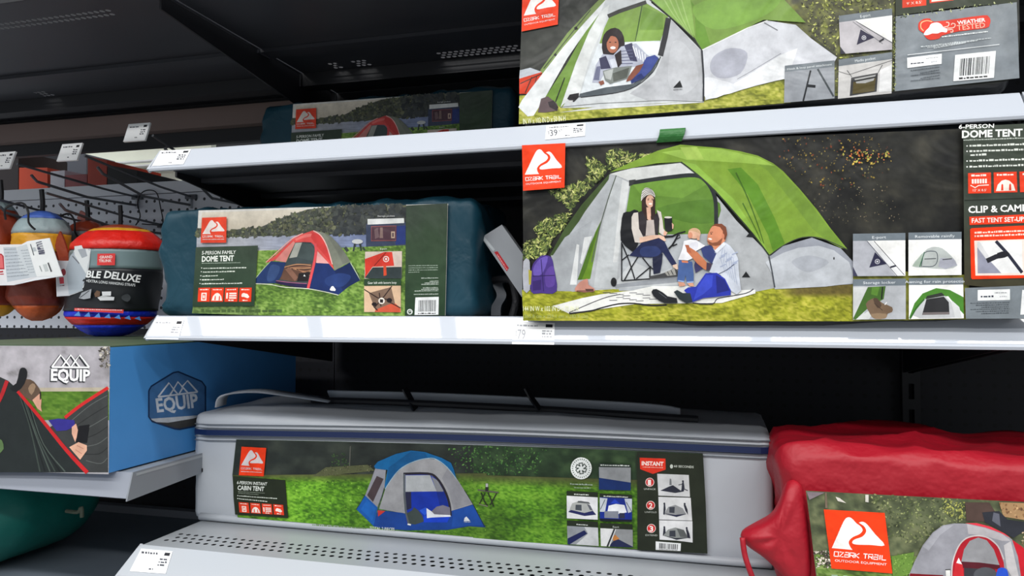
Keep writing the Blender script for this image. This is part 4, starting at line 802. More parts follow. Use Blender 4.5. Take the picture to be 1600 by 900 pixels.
# ---------------------------------------------------------------- 4-person tent bag, top shelf right
def four_person():
    YL = 1.03; a = P(812, 192, YL)
    t = thing('tent_bag', 'grey and green printed tent bag with a woman reading, on the top shelf right', 'tent bag', (a.x + .29, 1.08, ZT))
    x1 = P(1592, 90, YL).x
    V, Fc = soft_box((a.x, YL + .002, ZT + .003), (x1, YL + .2, ZT + .245), .022, .014, wrinkle(.006, 9, 23, front_amp=0)); obj('body', V, Fc, M_blackbag, t, True)
    p = Print(YP(YL), FILM); c3 = crop(800, 0, 1220, 1600); c4 = crop(1180, 0, 1600, 1600); w6 = lambda *pts: [(1380 + a_ / 6, b_ / 6) for a_, b_ in pts]
    A = lambda pts, col, sm=0: p.poly(c3(*pts), col, sm); B = lambda pts, col, sm=0: p.poly(c4(*pts), col, sm)
    edge = [(820, -104), (1590, -165), (1593, 60), (1591, 112), (1582, 124), (1560, 130), (1440, 138), (1230, 163), (1000, 180), (811, 195), (813, 90)]
    p.poly(edge, (52, 54, 50))
    p.begin('background_picture', 'printed dark wood and leaves')
    p.field([(820, -100), (1400, -146), (1400, 60), (813, 130)], 120, 40, lambda u, v, x, y: ramp(fbm(x * .04, y * .04, 41, 4), [(0, (34, 36, 34)), (.5, (56, 58, 54)), (1, (86, 88, 82))]))
    p.field(c4((150, -120), (835, -150), (822, 545), (100, 600)), 80, 60, lambda u, v, x, y: ramp(fbm(x * .09, y * .09, 44, 4), [(0, (50, 50, 44)), (.45, (84, 84, 62)), (.75, (130, 134, 72)), (1, (160, 164, 90))]))
    p.scatter(c4((250, -50), (830, -80), (815, 540), (480, 580), (470, 330), (330, 200)), 800, (1.0, 3.6), [(172, 178, 88), (142, 150, 74), (196, 198, 120), (80, 84, 54), (60, 60, 52)], 91, 2.4)
    p.begin('grass_picture', 'printed yellow green grass')
    p.field([(812, 150), (1235, 118), (1235, 161), (811, 194)], 150, 24, grass((110, 116, 36), (160, 164, 62), (196, 192, 98), .4, .7, 51, .05))
    p.begin('tent_picture', 'printed green and grey tent with a woman lying inside')
    A([(45, 455), (190, 420), (140, 560), (45, 560)], (206, 62, 34)); A([(48, 420), (110, 405), (180, 430), (45, 470)], (186, 192, 200)); p.stroke(c3((50, 500), (180, 440)), 1.6, (70, 40, 34)); p.stroke(c3((80, 555), (120, 460)), 1.6, (70, 40, 34)); p.stroke(c3((130, 540), (150, 450)), 1.2, (70, 40, 34))
    A([(170, 420), (330, 200), (480, 40), (580, -60), (640, -60), (560, 30), (440, 150), (200, 470)], (124, 146, 84)); p.stroke(c3((190, 410), (380, 170), (470, 60)), 1.6, (74, 84, 62)); p.poly(c3((250, 325), (262, 318), (270, 332), (256, 338)), (30, 30, 30)); p.poly(c3((370, 168), (385, 158), (395, 176), (378, 182)), (30, 30, 30))
    A([(200, 580), (330, 380), (440, 180), (530, 60), (600, -20), (680, -60), (560, 120), (470, 320), (400, 560), (290, 640)], (112, 146, 62))
    A([(40, 640), (60, 600), (300, 290), (440, 130), (560, 0), (620, -70), (680, -70), (540, 60), (440, 190), (330, 350), (200, 580), (130, 690), (95, 695)], (228, 231, 232))
    A([(560, 0), (620, -60), (820, -70), (830, 20), (940, 110), (1130, 305), (1142, 605), (900, 615), (520, 640), (300, 645), (330, 590), (440, 290)], (206, 210, 212))
    A([(530, 70), (580, 30), (560, 130), (470, 330), (400, 570), (330, 600), (290, 640), (380, 380), (460, 190)], (222, 225, 224)); A([(940, 115), (1130, 310), (1140, 600), (820, 606), (700, 560), (850, 450), (905, 320)], (184, 186, 190)); A([(960, 250), (1060, 300), (1110, 480), (1000, 570), (930, 480)], (194, 196, 200), 4)
    A([(500, 640), (1142, 604), (1142, 612), (520, 652), (280, 672)], (214, 216, 216)); p.stroke(c3((290, 640), (520, 618), (900, 600), (1140, 608)), 1.2, (120, 124, 124))
    A([(580, 105), (700, 60), (800, 22), (930, 100), (905, 190), (880, 255), (730, 262), (520, 268), (550, 170)], (128, 160, 74)); A([(780, 40), (900, 90), (900, 180), (760, 180)], (112, 148, 62)); p.stroke(c3((775, 35), (735, 250)), 1.8, (64, 90, 44)); A([(750, 190), (900, 178), (880, 250), (735, 256)], (134, 168, 80))
    A([(515, 262), (740, 250), (882, 245), (876, 345), (800, 460), (680, 520), (410, 568), (440, 460)], (220, 226, 230)); A([(760, 262), (880, 250), (875, 330), (800, 320)], (240, 242, 244))
    A([(405, 560), (560, 522), (720, 502), (800, 440), (870, 350), (882, 352), (830, 440), (730, 522), (600, 562), (400, 582)], (78, 86, 92))
    p.stroke(c3((572, 100), (640, 70), (800, 16)), 6, (62, 62, 60)); p.stroke(c3((932, 110), (912, 220), (884, 335)), 8.5, (48, 48, 52)); p.stroke(c3((885, 340), (840, 430), (740, 515), (620, 555), (410, 582)), 1.4, (40, 42, 46), 3)
    A([(330, 590), (345, 565), (400, 555), (400, 580), (370, 610), (345, 600)], (40, 38, 40), 1); A([(335, 600), (365, 600), (350, 630)], (210, 210, 210)); p.stroke(c3((315, 465), (260, 610)), 1.6, (40, 44, 36)); A([(155, 670), (175, 590), (215, 575), (270, 620), (275, 660), (200, 672)], (98, 82, 84), 1); A([(215, 610), (250, 600), (278, 640), (268, 662), (225, 640)], (52, 44, 48), 1)
    # woman
    A([(545, 330), (538, 240), (565, 188), (615, 168), (655, 195), (672, 260), (660, 360), (640, 405), (612, 400), (605, 330)], (38, 27, 30), 2)
    A([(478, 495), (500, 390), (540, 325), (605, 330), (650, 280), (740, 262), (800, 325), (830, 345), (780, 395), (720, 400), (560, 425), (520, 495)], (176, 180, 196)); A([(520, 350), (560, 335), (590, 410), (530, 415)], (56, 56, 82)); A([(668, 272), (715, 258), (748, 370), (705, 365)], (60, 60, 88)); A([(580, 360), (610, 350), (640, 400), (600, 415)], (208, 212, 222)); A([(505, 400), (530, 395), (520, 480), (485, 480)], (110, 114, 140))
    for k in range(5): p.stroke(c3((720 + k * 18, 275 + k * 12), (740 + k * 14, 340 + k * 10)), 1.6, (232, 234, 240)); p.stroke(c3((640, 310 + k * 18), (720, 300 + k * 20)), 1.0, (96, 100, 130))
    A([(612, 330), (650, 300), (655, 380), (632, 408)], (38, 27, 30)); p.ell(c3((600, 268))[0], 9.4, 13.5, (172, 106, 80)); p.ell(c3((602, 288))[0], 4.2, 2.2, (248, 240, 236)); p.ell(c3((585, 255))[0], 1.6, .9, (40, 26, 24)); p.ell(c3((618, 255))[0], 1.6, .9, (40, 26, 24)); A([(560, 215), (600, 200), (645, 225), (648, 260), (625, 225), (590, 215), (562, 262)], (34, 24, 27))
    A([(800, 345), (850, 330), (874, 348), (830, 420), (780, 470), (712, 502), (705, 475), (760, 420)], (64, 78, 146)); A([(712, 470), (770, 440), (790, 465), (712, 502)], (44, 56, 112)); A([(740, 395), (786, 382), (760, 430), (712, 480), (680, 490), (690, 465)], (132, 78, 62)); A([(515, 490), (545, 480), (552, 500), (530, 512)], (140, 84, 66)); A([(542, 425), (615, 405), (715, 395), (690, 470), (585, 502), (555, 480)], (126, 132, 128)); A([(600, 440), (700, 405), (685, 465), (605, 490)], (86, 90, 84)); A([(548, 430), (605, 412), (590, 480), (560, 470)], (176, 180, 178))
    A([(960, 525), (985, 498), (1000, 482), (1015, 522)], (30, 32, 34)); p.dashes(c3((960, 540))[0], c3((1015, 536))[0], 1.2, (80, 82, 86), 3)
    fly = c3((810, -120), (1480, -150)) + c4((0, -150), (60, -120), (170, 0), (300, 138), (50, 122), (0, 145)) + c3((1400, 172), (1250, 240), (1130, 300), (1090, 232), (1000, 155), (900, 70), (820, 0))
    p.poly(fly, (120, 152, 68)); A([(815, 0), (900, -30), (1060, -20), (1090, 220), (1000, 150), (900, 65)], (140, 178, 88)); A([(1060, 0), (1090, 100), (1095, 235), (1130, 300), (1180, 270), (1130, 100)], (104, 146, 52)); A([(1080, 40), (1400, -40), (1600, -20), (1500, 100), (1200, 180)], (126, 166, 72), 4)
    for k in range(4): p.stroke(c3((900 + k * 35, -10), (960 + k * 28, 90 + k * 12), (1050 + k * 10, 200 + k * 10)), (2.5, .8), (164, 196, 116), 3)
    p.stroke(c3((810, -10), (900, 68), (1000, 155), (1090, 240), (1130, 302)), 1.6, (60, 66, 54))
    p.poly(c3((1130, 306), (1250, 245), (1400, 176), (1520, 128)) + c4((50, 124), (240, 152), (330, 232), (485, 345), (470, 372), (300, 400), (180, 470), (0, 515)) + c3((1150, 600), (1140, 450)), (206, 208, 214))
    A([(1200, 340), (1300, 290), (1400, 320), (1360, 440), (1240, 470), (1180, 420)], (176, 178, 190), 4); A([(1150, 590), (1340, 490), (1600, 330), (1700, 290), (1640, 470), (1448, 510), (1300, 560)], (226, 228, 230)); A([(1140, 470), (1240, 480), (1340, 525), (1160, 595)], (226, 228, 232), 3); p.stroke(c3((1340, 475), (1420, 430), (1600, 322)), 1, (150, 152, 160)); p.stroke(c3((1132, 302), (1400, 172), (1520, 127)), 1.6, (232, 234, 232)); p.stroke(c3((1500, 140), (1580, 185)), 1.6, (110, 112, 116)); p.stroke(c4((330, 215), (480, 335)), 2.2, (70, 72, 60))
    p.stroke(c3((1130, 302), (1140, 450), (1140, 605)), 2.8, (46, 48, 54))
    p.brand(c3((65, -72), (284, -98), (275, 150), (60, 192)), True)
    p.begin('dimension_text', 'white size lettering along the bottom'); p.text(c3((70, 742))[0], c3((322, 722))[0], 8.4, 'IN W x 102 IN D x 50 IN H', (232, 234, 200), .01)
    p.begin('feature_photo', 'three small printed feature photos with grey headers'); HD = (116, 124, 130)
    def card(q, photo, title, th=4.2):
        m = p.uv(c4(*q)); p.poly(m((0, 0), (1, 0), (1, 1), (0, 1)), photo); p.poly(m((0, 0), (1, 0), (1, .17), (0, .17)), HD); w2 = len(title) * .016; a_, b_ = m((.5 - w2, .125), (.5 + w2, .12)); p.text(a_, b_, th, title, (216, 220, 222)); return m
    m = card([(495, 100), (812, 55), (812, 300), (505, 327)], (192, 188, 192), 'E-port'); p.poly(m((.3, .17), (1, .17), (1, .82)), (246, 246, 242)); p.stroke(m((.32, .2), (1, .84)), 1, (70, 70, 76)); p.stroke(m((.26, .2), (.82, .84)), 1, (130, 130, 134)); p.poly(m((.4, .42), (.66, .66), (.32, .80)), (56, 54, 74)); p.ell(m((.46, .64))[0], 3.6, 3.6, (200, 200, 206)); p.ell(m((.46, .64))[0], 2.4, 2.4, (56, 54, 74)); p.ell(m((.46, .64))[0], 1.3, 1.3, (220, 220, 226)); p.stroke(m((.75, .78), (.84, .72)), 3, (50, 50, 56)); p.poly(m((0, .8), (.1, 1), (0, 1)), (60, 60, 70))
    m = card([(495, 360), (812, 315), (808, 560), (490, 592)], (200, 198, 196), 'Media pocket'); p.stroke(m((0, .3), (.2, .42), (1, .2)), 1, (90, 90, 90)); p.stroke(m((.16, .3), (.25, .48)), 1, (60, 60, 64)); p.stroke(m((.82, .28), (.74, .46)), 1, (60, 60, 64)); p.poly(m((.24, .5), (.74, .46), (.72, .92), (.22, .96)), (58, 58, 60)); p.poly(m((.28, .62), (.70, .58), (.68, .9), (.27, .92)), (84, 74, 40)); p.poly(m((.3, .54), (.7, .5), (.66, .64), (.5, .68), (.34, .66)), (170, 170, 168)); p.stroke(m((.3, .60), (.7, .56)), 2.4, (46, 46, 46)); p.poly(m((.78, .4), (1, .3), (1, .95), (.76, .94)), (222, 222, 222))
    m = card([(175, 396), (470, 364), (470, 590), (170, 616)], (150, 154, 160), 'Hook & loop panel attachment', 3); p.stroke(m((.52, .2), (.38, 1)), 2.6, (36, 38, 42)); p.stroke(m((.66, .18), (.98, .95)), 3, (70, 76, 80)); p.stroke(m((.46, .60), (.62, .64)), 4.4, (34, 36, 40))
    p.begin('info_panel', 'silvery grey panel with weather tested badge')
    B([(830, -170), (1600, -220), (1550, 22), (1200, 50), (832, 100)], (58, 64, 50)); B([(870, -80), (1012, -92), (1014, 38), (872, 54)], (226, 64, 34)); B([(1030, -90), (1176, -105), (1176, 8), (1034, 26)], (226, 64, 34)); p.text(c4((898, 36))[0], c4((988, 26))[0], 4, "9' X 8.5'", (250, 226, 214)); B([(1050, -50), (1130, -58), (1170, 4), (1044, 18)], (246, 224, 214))
    p.field(c4((832, 104), (1550, 20), (1566, 470), (826, 548)), 40, 30, lambda u, v, x, y: ramp(fbm(x * .02, y * .025, 61, 3), [(0, (112, 120, 126)), (.5, (130, 137, 143)), (1, (150, 156, 160))]))
    p.scatter(c4((828, 96), (1540, 8), (1540, 26), (834, 116)), 110, (.8, 2.6), [(196, 200, 150), (150, 160, 110), (70, 80, 56)], 14, 2); p.scatter(c4((812, 110), (834, 100), (832, 545), (812, 545)), 120, (.8, 2.2), [(170, 176, 110), (120, 130, 80), (70, 80, 50)], 15, 2)
    RD = (226, 62, 44); p.poly(w6((470, 215), (700, 185), (930, 155), (975, 165), (995, 200), (985, 245), (950, 275), (700, 305), (540, 345), (520, 370), (430, 385), (385, 355), (370, 320), (325, 290), (325, 225), (370, 190), (430, 185)), RD, 2)
    p.stroke(w6((370, 300), (345, 270), (350, 225), (400, 205), (450, 215)), 1.6, (250, 190, 140), 4); p.poly(w6((372, 335), (390, 300), (420, 270), (440, 235), (490, 222), (530, 235), (560, 270), (590, 280), (585, 315), (540, 310), (500, 325), (450, 325), (410, 340)), (255, 255, 255), 3)
    for q in ([(560, 265), (600, 255), (605, 225), (580, 220)], [(590, 275), (650, 270), (665, 240), (640, 230), (628, 245)], [(590, 292), (640, 290), (640, 312), (620, 310)]): p.stroke(w6(*q), 1.4, (252, 214, 196), 4)
    p.text(w6((686, 242))[0], w6((948, 212))[0], 5.6, 'WEATHER', (255, 245, 240), .03); p.text(w6((684, 296))[0], w6((946, 268))[0], 8, 'TESTED', (250, 205, 180), 0); p.dashes(w6((540, 362))[0], w6((970, 312))[0], 2, (236, 240, 240), 5)
    for k in range(3): p.dashes(w6((345 + k * 60, 455 + k * 6))[0], w6((1000 - k * 120, 372 + k * 22))[0], 2, (200, 206, 208), 6 + k)
    p.stroke(w6((220, 526), (1078, 428)), 1.2, (222, 226, 228)); p.poly(w6((216, 552), (540, 514), (538, 608), (218, 648)), (246, 248, 248)); p.dashes(w6((250, 614))[0], w6((376, 600))[0], 2.6, (70, 72, 84), 9); p.dashes(w6((440, 598))[0], w6((502, 588))[0], 2, (180, 182, 188), 10); p.dashes(w6((395, 562))[0], w6((505, 550))[0], 1.3, (120, 122, 126), 11)
    for k in range(5): p.dashes(w6((250 + (k % 2) * 90, 676 + k * 24))[0], w6((525, 640 + k * 26))[0], 1.6, (88, 94, 100), 12 + k)
    p.barcode(w6((664, 526), (1044, 488), (1026, 740), (646, 772)), 6)
    p.build(t); return t
bag4 = four_person()

# ---------------------------------------------------------------- 6-person instant cabin tent: long grey bag
M_gbag = mat('grey_polyester', (178, 183, 190), 0.42, bump=(9, .25, .6), vary=.08, vscale=5)
M_navy = mat('navy_piping', (8, 30, 74), 0.5)
def cabin():
    YL = 1.14; a = P(299, 800, YL); b = P(1210, 800, YL)
    t = thing('tent_bag', 'long grey bag with navy piping of the instant cabin tent on the lower shelf', 'tent bag', ((a.x + b.x) / 2, YL + .12, ZL))
    top = ZL + .192
    V, Fc = soft_box((a.x, YL + .002, ZL + .001), (b.x, YL + .25, top), .013, .013, wrinkle(.006, 7, 33, front_amp=.0)); V = np.array(V)
    u = (V[:, 0] - a.x) / (b.x - a.x); V[:, 2] += (V[:, 2] > top - .03) * (.012 * np.sin(u * 2.6 + .3) * np.clip((V[:, 1] - YL) / .2, 0, 1))
    obj('body', V, Fc, M_gbag, t, True)
    # two zip seams, the navy piping between them and the bottom roll run across the front
    def band(p0, p1, p2, w_, m, name, dep):
        fr_ = [Vector(YP(YL).at([q])[0]) for q in smooth_path([p0, p1, p2], 10)]; fr_ = [q for q in fr_ if a.x + .012 < q.x < b.x - .012]
        path = [Vector((a.x - dep + .0015, YL + .06, fr_[0].z)), Vector((a.x - dep + .002, YL + .012, fr_[0].z)), Vector((a.x + .003, YL + .004, fr_[0].z))] + [q + Vector((0, .0015 - dep, 0)) for q in fr_] + [Vector((b.x - .003, YL + .004, fr_[-1].z)), Vector((b.x + dep - .002, YL + .012, fr_[-1].z)), Vector((b.x + dep - .0015, YL + .06, fr_[-1].z))]
        v, f = ribbon(path, (0, 0, 1), w_ * .00102, .003); obj(name, v, f, m, t)
    band((298, 675), (740, 684), (1217, 705), 9, M_navy, 'piping', .003)
    M_seam = mat('seam_thread', (92, 98, 106), .6)
    for y0, y1, y2 in ((663, 670, 690), (668.5, 677, 697), (682, 691.5, 712), (688, 696, 718)): band((299, y0), (740, y1), (1216, y2), 1.1, M_seam, 'seam', .0012)
    pts = [Vector(YP(YL).at([q])[0]) + Vector((0, .002, -.002)) for q in smooth_path([(312, 812), (560, 828), (740, 846), (1000, 866), (1206, 880)], 5)]
    for q in pts: q.z = max(q.z, ZL + .0075)
    v, f = tube(pts, .0065, 10); obj('bottom_roll', v, f, M_gbag, t, True)
    # loose handle strap on the top
    zt = top + .006; s0 = P(350, 628, YL + .06)
    pts = [Vector((s0.x, YL + .05, zt)), Vector((s0.x + .004, YL + .06, zt + .02)), Vector((s0.x + .05, YL + .085, zt + .026)), Vector((s0.x + .11, YL + .10, zt + .02)), Vector((s0.x + .19, YL + .12, zt + .008))]
    v, f = ribbon(smooth_path(pts, 6), (-.25, 1, 0), .045, .003); obj('strap', v, f, M_gbag, t, True)
    v, f = ribbon(smooth_path([Vector((s0.x + .17, YL + .15, zt + .012)), Vector((s0.x + .4, YL + .16, zt + .012)), Vector((s0.x + .75, YL + .16, zt + .006)), Vector((s0.x + .83, YL + .15, zt))], 6), (0, .6, -.8), .03, .004); obj('top_flap', v, f, M_gbag, t, True)
    v, f = tube(smooth_path([Vector((s0.x + .15, YL + .12, zt + .008)), Vector((s0.x + .35, YL + .11, zt + .010)), Vector((s0.x + .6, YL + .11, zt + .007)), Vector((s0.x + .86, YL + .10, zt + .001))], 6), .006); obj('zip_cover', v, f, M_black, t)
    for px_ in (640, 830):
        q = P(px_, 632, YL + .12); v, f = ribbon([q + Vector((-.01, 0, .03)), q + Vector((0, .0, .012)), q + Vector((.02, -.02, -.006))], (0, 1, .2), .02, .003); obj('carry_loop', v, f, M_black, t)
    p = Print(YP(YL), FILM, .002); c6 = crop(340, 660, 760, 1600); c7 = crop(740, 660, 1160, 1600); t4 = lambda *pts: [(550 + a_ / 6, 690 + b_ / 6) for a_, b_ in pts]; s5 = crop(880, 700, 1120, 1271); l5 = lambda *pts: [(365 + a_ / 7.5, 690 + b_ / 7.5) for a_, b_ in pts]
    edge = c6((115, 100), (700, 112), (1600, 135)) + c7((800, 160), (1365, 185), (1380, 480), (1392, 775), (700, 735), (0, 690)) + c6((800, 620), (125, 560), (100, 420), (92, 310))
    p.poly(edge, (44, 60, 40))
    p.begin('garden_picture', 'printed lawn with dark trees behind')
    p.field(c6((116, 102), (1600, 136), (1600, 300), (96, 320)), 110, 24, lambda u, v, x, y: ramp(fbm(x * .03, y * .05, 71, 4) + .15 * (v - .5), [(0, (24, 28, 28)), (.5, (42, 48, 44)), (1, (70, 76, 66))]))
    p.field(c7((0, 136), (960, 168), (965, 370), (0, 330)), 80, 30, lambda u, v, x, y: ramp(fbm(x * .06, y * .06, 72, 4), [(0, (22, 36, 24)), (.5, (40, 60, 38)), (1, (72, 96, 60))]))
    p.scatter(c6((1370, 150), (1600, 140), (1960, 160), (1900, 310), (1500, 310), (1420, 260)), 420, (.8, 2.8), [(64, 104, 52), (48, 84, 42), (86, 128, 66), (34, 58, 34)], 73, 1.8); p.scatter(c6((680, 190), (760, 180), (800, 270), (690, 290)), 60, (.8, 2.4), [(70, 98, 56), (50, 76, 44)], 74, 1.8); p.stroke(c6((795, 140), (790, 260)), 1.6, (92, 92, 86))
    def lawn(u, v, x, y):
        g = grass((58, 104, 26), (98, 158, 36), (140, 198, 62), .45, .9, 75, .02)(u, v, x, y); e = np.clip(1 - v * 6, 0, 1)[..., None]; d = (.80 + .22 * np.exp(-((x - 480) / 70) ** 2) + .12 * np.exp(-((x - 820) / 60) ** 2) - .18 * np.exp(-((x - 780) / 50) ** 2) * np.clip((y - 780) / 30, 0, 1))[..., None]
        return (g * (1 - e) + e * np.array((92, 96, 56))) * d
    p.field(c6((96, 312), (1604, 300), (1604, 686), (125, 562)), 240, 50, lawn); p.field(c7((0, 310), (975, 340), (985, 752), (0, 690)), 150, 60, lawn)
    p.scatter(c6((430, 340), (1600, 330), (1600, 670), (430, 580)), 260, (.6, 1.6), [(60, 96, 26), (50, 84, 30), (168, 214, 92)], 76, 2); p.poly(c6((570, 320), (650, 265), (900, 250), (940, 285), (800, 300), (700, 310)), (88, 92, 62)); p.scatter(c6((560, 310), (660, 262), (920, 250), (930, 290), (700, 320)), 90, (.6, 2.2), [(70, 64, 50), (120, 116, 88), (50, 52, 40)], 79, 3)
    p.begin('tent_picture', 'printed blue and grey cabin tent')
    T = lambda pts, col, sm=0: p.poly(t4(*pts), col, sm); S = lambda pts, w_, col, sm=0: p.stroke(t4(*pts), w_ / 6, col, sm)
    T([(225, 250), (325, 262), (312, 430), (245, 615), (130, 502), (190, 350)], (142, 142, 150)); T([(240, 318), (304, 345), (205, 562), (150, 498)], (70, 58, 62)); T([(130, 500), (248, 612), (212, 788), (48, 628), (80, 590)], (20, 88, 168)); T([(150, 540), (230, 620), (200, 740), (90, 630)], (24, 98, 182))
    T([(320, 440), (400, 320), (480, 240), (600, 180), (720, 155), (800, 165), (900, 240), (1000, 360), (1142, 582), (940, 645), (490, 668), (262, 625)], (152, 152, 155)); T([(900, 250), (1000, 370), (1130, 575), (960, 630), (920, 470), (850, 340)], (140, 140, 146))
    T([(215, 226), (250, 185), (420, 112), (560, 80), (690, 94), (850, 150), (935, 196), (962, 260), (985, 345), (900, 235), (800, 162), (720, 152), (600, 178), (480, 236), (400, 316), (318, 445), (314, 400), (342, 262), (228, 250)], (14, 96, 152)); T([(350, 240), (560, 88), (690, 100), (720, 150), (600, 175), (480, 232), (400, 310), (330, 420)], (10, 82, 134)); S([(318, 440), (400, 318), (480, 238), (600, 179), (720, 153), (800, 164), (900, 238), (985, 345)], 7, (150, 176, 190), 3)
    T([(250, 635), (490, 664), (530, 690), (930, 700), (935, 645), (1142, 584), (1258, 798), (1100, 788), (900, 822), (520, 826), (300, 812), (208, 788)], (20, 64, 142)); T([(960, 640), (1140, 590), (1240, 780), (1100, 780), (940, 800)], (24, 74, 158))
    T([(495, 302), (720, 300), (800, 340), (868, 440), (925, 610), (930, 690), (690, 752), (520, 770), (505, 620)], (14, 48, 158)); T([(510, 312), (740, 310), (800, 462), (510, 466)], (168, 171, 174)); T([(752, 322), (810, 360), (862, 450), (864, 464), (800, 464)], (128, 130, 136)); T([(510, 466), (562, 466), (565, 620), (512, 640)], (34, 36, 64)); T([(800, 464), (870, 464), (910, 600), (830, 600)], (12, 40, 130))
    S([(490, 298), (720, 296), (800, 336), (870, 440), (918, 570), (932, 690)], 22, (36, 32, 44), 3); S([(498, 300), (500, 500), (512, 640), (540, 772)], 20, (84, 90, 96))
    T([(520, 668), (570, 640), (590, 610), (630, 640), (668, 690), (682, 745), (600, 772), (550, 765)], (58, 68, 66), 1); T([(640, 640), (700, 610), (720, 650), (690, 690)], (34, 82, 200)); T([(680, 690), (930, 690), (900, 752), (680, 752)], (20, 64, 196)); T([(706, 618), (770, 660), (930, 682), (932, 698), (760, 706), (710, 712)], (226, 228, 234)); T([(752, 648), (800, 605), (860, 590), (925, 612), (930, 684), (780, 676)], (112, 108, 122), 1)
    S([(530, 768), (560, 775)], 14, (226, 228, 226)); T([(250, 638), (322, 645), (254, 697)], (196, 58, 48)); T([(1055, 742), (1062, 710), (1080, 696), (1115, 738)], (232, 236, 240)); p.dashes(t4((1056, 752))[0], t4((1120, 750))[0], 1, (200, 210, 220), 4); S([(1060, 450), (1140, 580), (1250, 795)], 5, (28, 40, 50)); S([(50, 628), (130, 500)], 4, (30, 50, 60)); S([(250, 640), (310, 430)], 6, (70, 74, 86))
    G = (38, 44, 30); S([(1185, 448), (1380, 472)], 14, (92, 92, 78)); S([(1215, 470), (1250, 560), (1280, 600)], 11, G); S([(1255, 475), (1200, 580)], 9, G); S([(1280, 470), (1335, 602)], 11, G); S([(1362, 480), (1300, 590)], 11, G); S([(1195, 580), (1280, 602)], 9, (120, 120, 100)); T([(1258, 400), (1284, 400), (1284, 460), (1256, 460)], (40, 40, 40)); T([(1260, 388), (1282, 388), (1282, 420), (1260, 420)], (170, 172, 170))
    p.begin('contents_text', 'white lettering along the bottom'); p.text(c6((910, 634))[0], c6((1058, 642))[0], 4.8, 'TOTAL 2 PIECES', (220, 226, 214), .01); p.dashes(c6((570, 610))[0], c6((890, 630))[0], 2.5, (120, 150, 96), 4)
    p.brand(l5((110, 55), (398, 70), (368, 402), (78, 388)), False, (236, 58, 16), (216, 206, 206))
    p.begin('text_panel', 'near black panel with the tent name'); p.poly(l5((10, 398), (620, 445), (655, 888), (35, 848), (15, 640)), (34, 42, 26))
    Wt = (240, 244, 236); p.text(l5((55, 490))[0], l5((405, 508))[0], 4.8, '6-PERSON INSTANT', Wt, .008, .1); p.text(l5((62, 558))[0], l5((372, 574))[0], 6.8, 'CABIN TENT', Wt, .022, .05)
    p.dashes(l5((70, 582))[0], l5((380, 600))[0], 1, (150, 160, 144), 2); p.dashes(l5((70, 600))[0], l5((310, 618))[0], 1, (150, 160, 144), 3)
    for k, (y_, e) in enumerate(((634, 525), (668, 410))): p.dashes(l5((80, y_))[0], l5((e, y_ + 32))[0], 1.7, (214, 220, 208), 7 + k); p.ell(l5((66, y_ - 8))[0], .8, .8, Wt)
    for k in range(4): x_ = 76 + k * 135; y_ = 702 + k * 8; p.icon(l5((x_, y_), (x_ + 116, y_ + 8), (x_ + 128, y_ + 128), (x_ + 10, y_ + 120)), k)
    p.begin('badge', 'round white badge'); p.ell(s5((153, 163))[0], 16.5, 17.2, (236, 240, 238)); 
    for k in range(26): an = k * 2 * math.pi / 26; c_ = s5((153, 163))[0]; p.stroke([(c_[0] + 12.4 * math.cos(an), c_[1] + 13 * math.sin(an)), (c_[0] + 14.6 * math.cos(an), c_[1] + 15.2 * math.sin(an))], 1.3, (110, 122, 114))
    for k in range(6):
        an = k * math.pi / 3; c_ = s5((153, 163))[0]; q = [(c_[0] + r_ * math.cos(an + d_), c_[1] + r_ * math.sin(an + d_)) for r_, d_ in ((3.4, 0), (8.6, .1), (8.8, .75), (5.0, 1.0))]; p.stroke(q, 1.7, (52, 66, 58))
    p.dashes(s5((62, 296))[0], s5((246, 304))[0], 2.4, (160, 176, 160), 8); p.dashes(s5((95, 326))[0], s5((232, 330))[0], 2.4, (140, 160, 130), 9)
    p.begin('feature_photo', 'five small printed feature photos with dark headers'); R = lambda pts, col, sm=0: p.poly(s5(*pts), col, sm); HK = (34, 42, 28)
    R([(300, 120), (565, 132), (562, 152), (300, 152)], (34, 46, 40)); p.dashes(s5((312, 140))[0], s5((550, 146))[0], 2, (210, 216, 210), 10); R([(300, 152), (562, 156), (562, 345), (300, 338)], (18, 44, 100)); R([(300, 152), (562, 156), (562, 280), (302, 240)], (140, 143, 146))
    R([(34, 348), (290, 360), (290, 402), (34, 388)], HK); R([(34, 388), (290, 402), (290, 586), (36, 574)], (230, 230, 232)); R([(50, 522), (80, 450), (150, 428), (215, 445), (270, 545), (190, 555)], (176, 178, 176), 1); R([(46, 522), (70, 505), (180, 530), (250, 512), (278, 545), (180, 555)], (36, 40, 92)); R([(108, 462), (156, 462), (158, 512), (106, 505)], (70, 76, 84)); R([(200, 455), (230, 470), (250, 510), (225, 505)], (96, 98, 108)); R([(130, 430), (215, 440), (230, 455), (120, 445)], (90, 94, 96)); p.dashes(s5((95, 380))[0], s5((215, 386))[0], 2, (216, 220, 214), 11)
    R([(306, 368), (572, 380), (572, 412), (306, 400)], HK); R([(306, 400), (572, 412), (572, 600), (308, 592)], (20, 44, 140)); R([(306, 404), (370, 410), (350, 520), (308, 520)], (200, 206, 214)); R([(510, 412), (572, 414), (572, 520), (540, 530)], (196, 202, 212)); R([(370, 520), (380, 470), (440, 455), (510, 465), (530, 525), (450, 540)], (232, 234, 238), 1); R([(395, 450), (430, 415), (475, 455)], (34, 66, 190)); R([(345, 515), (460, 515), (462, 575), (345, 570)], (130, 134, 146)); R([(468, 530), (512, 530), (514, 575), (468, 575)], (44, 48, 72)); R([(306, 575), (572, 585), (572, 602), (308, 594)], (16, 20, 40)); p.stroke(s5((312, 500), (350, 420)), 1, (60, 70, 80)); p.stroke(s5((570, 520), (525, 440)), 1, (60, 70, 80)); p.dashes(s5((338, 396))[0], s5((538, 404))[0], 2, (216, 220, 214), 12)
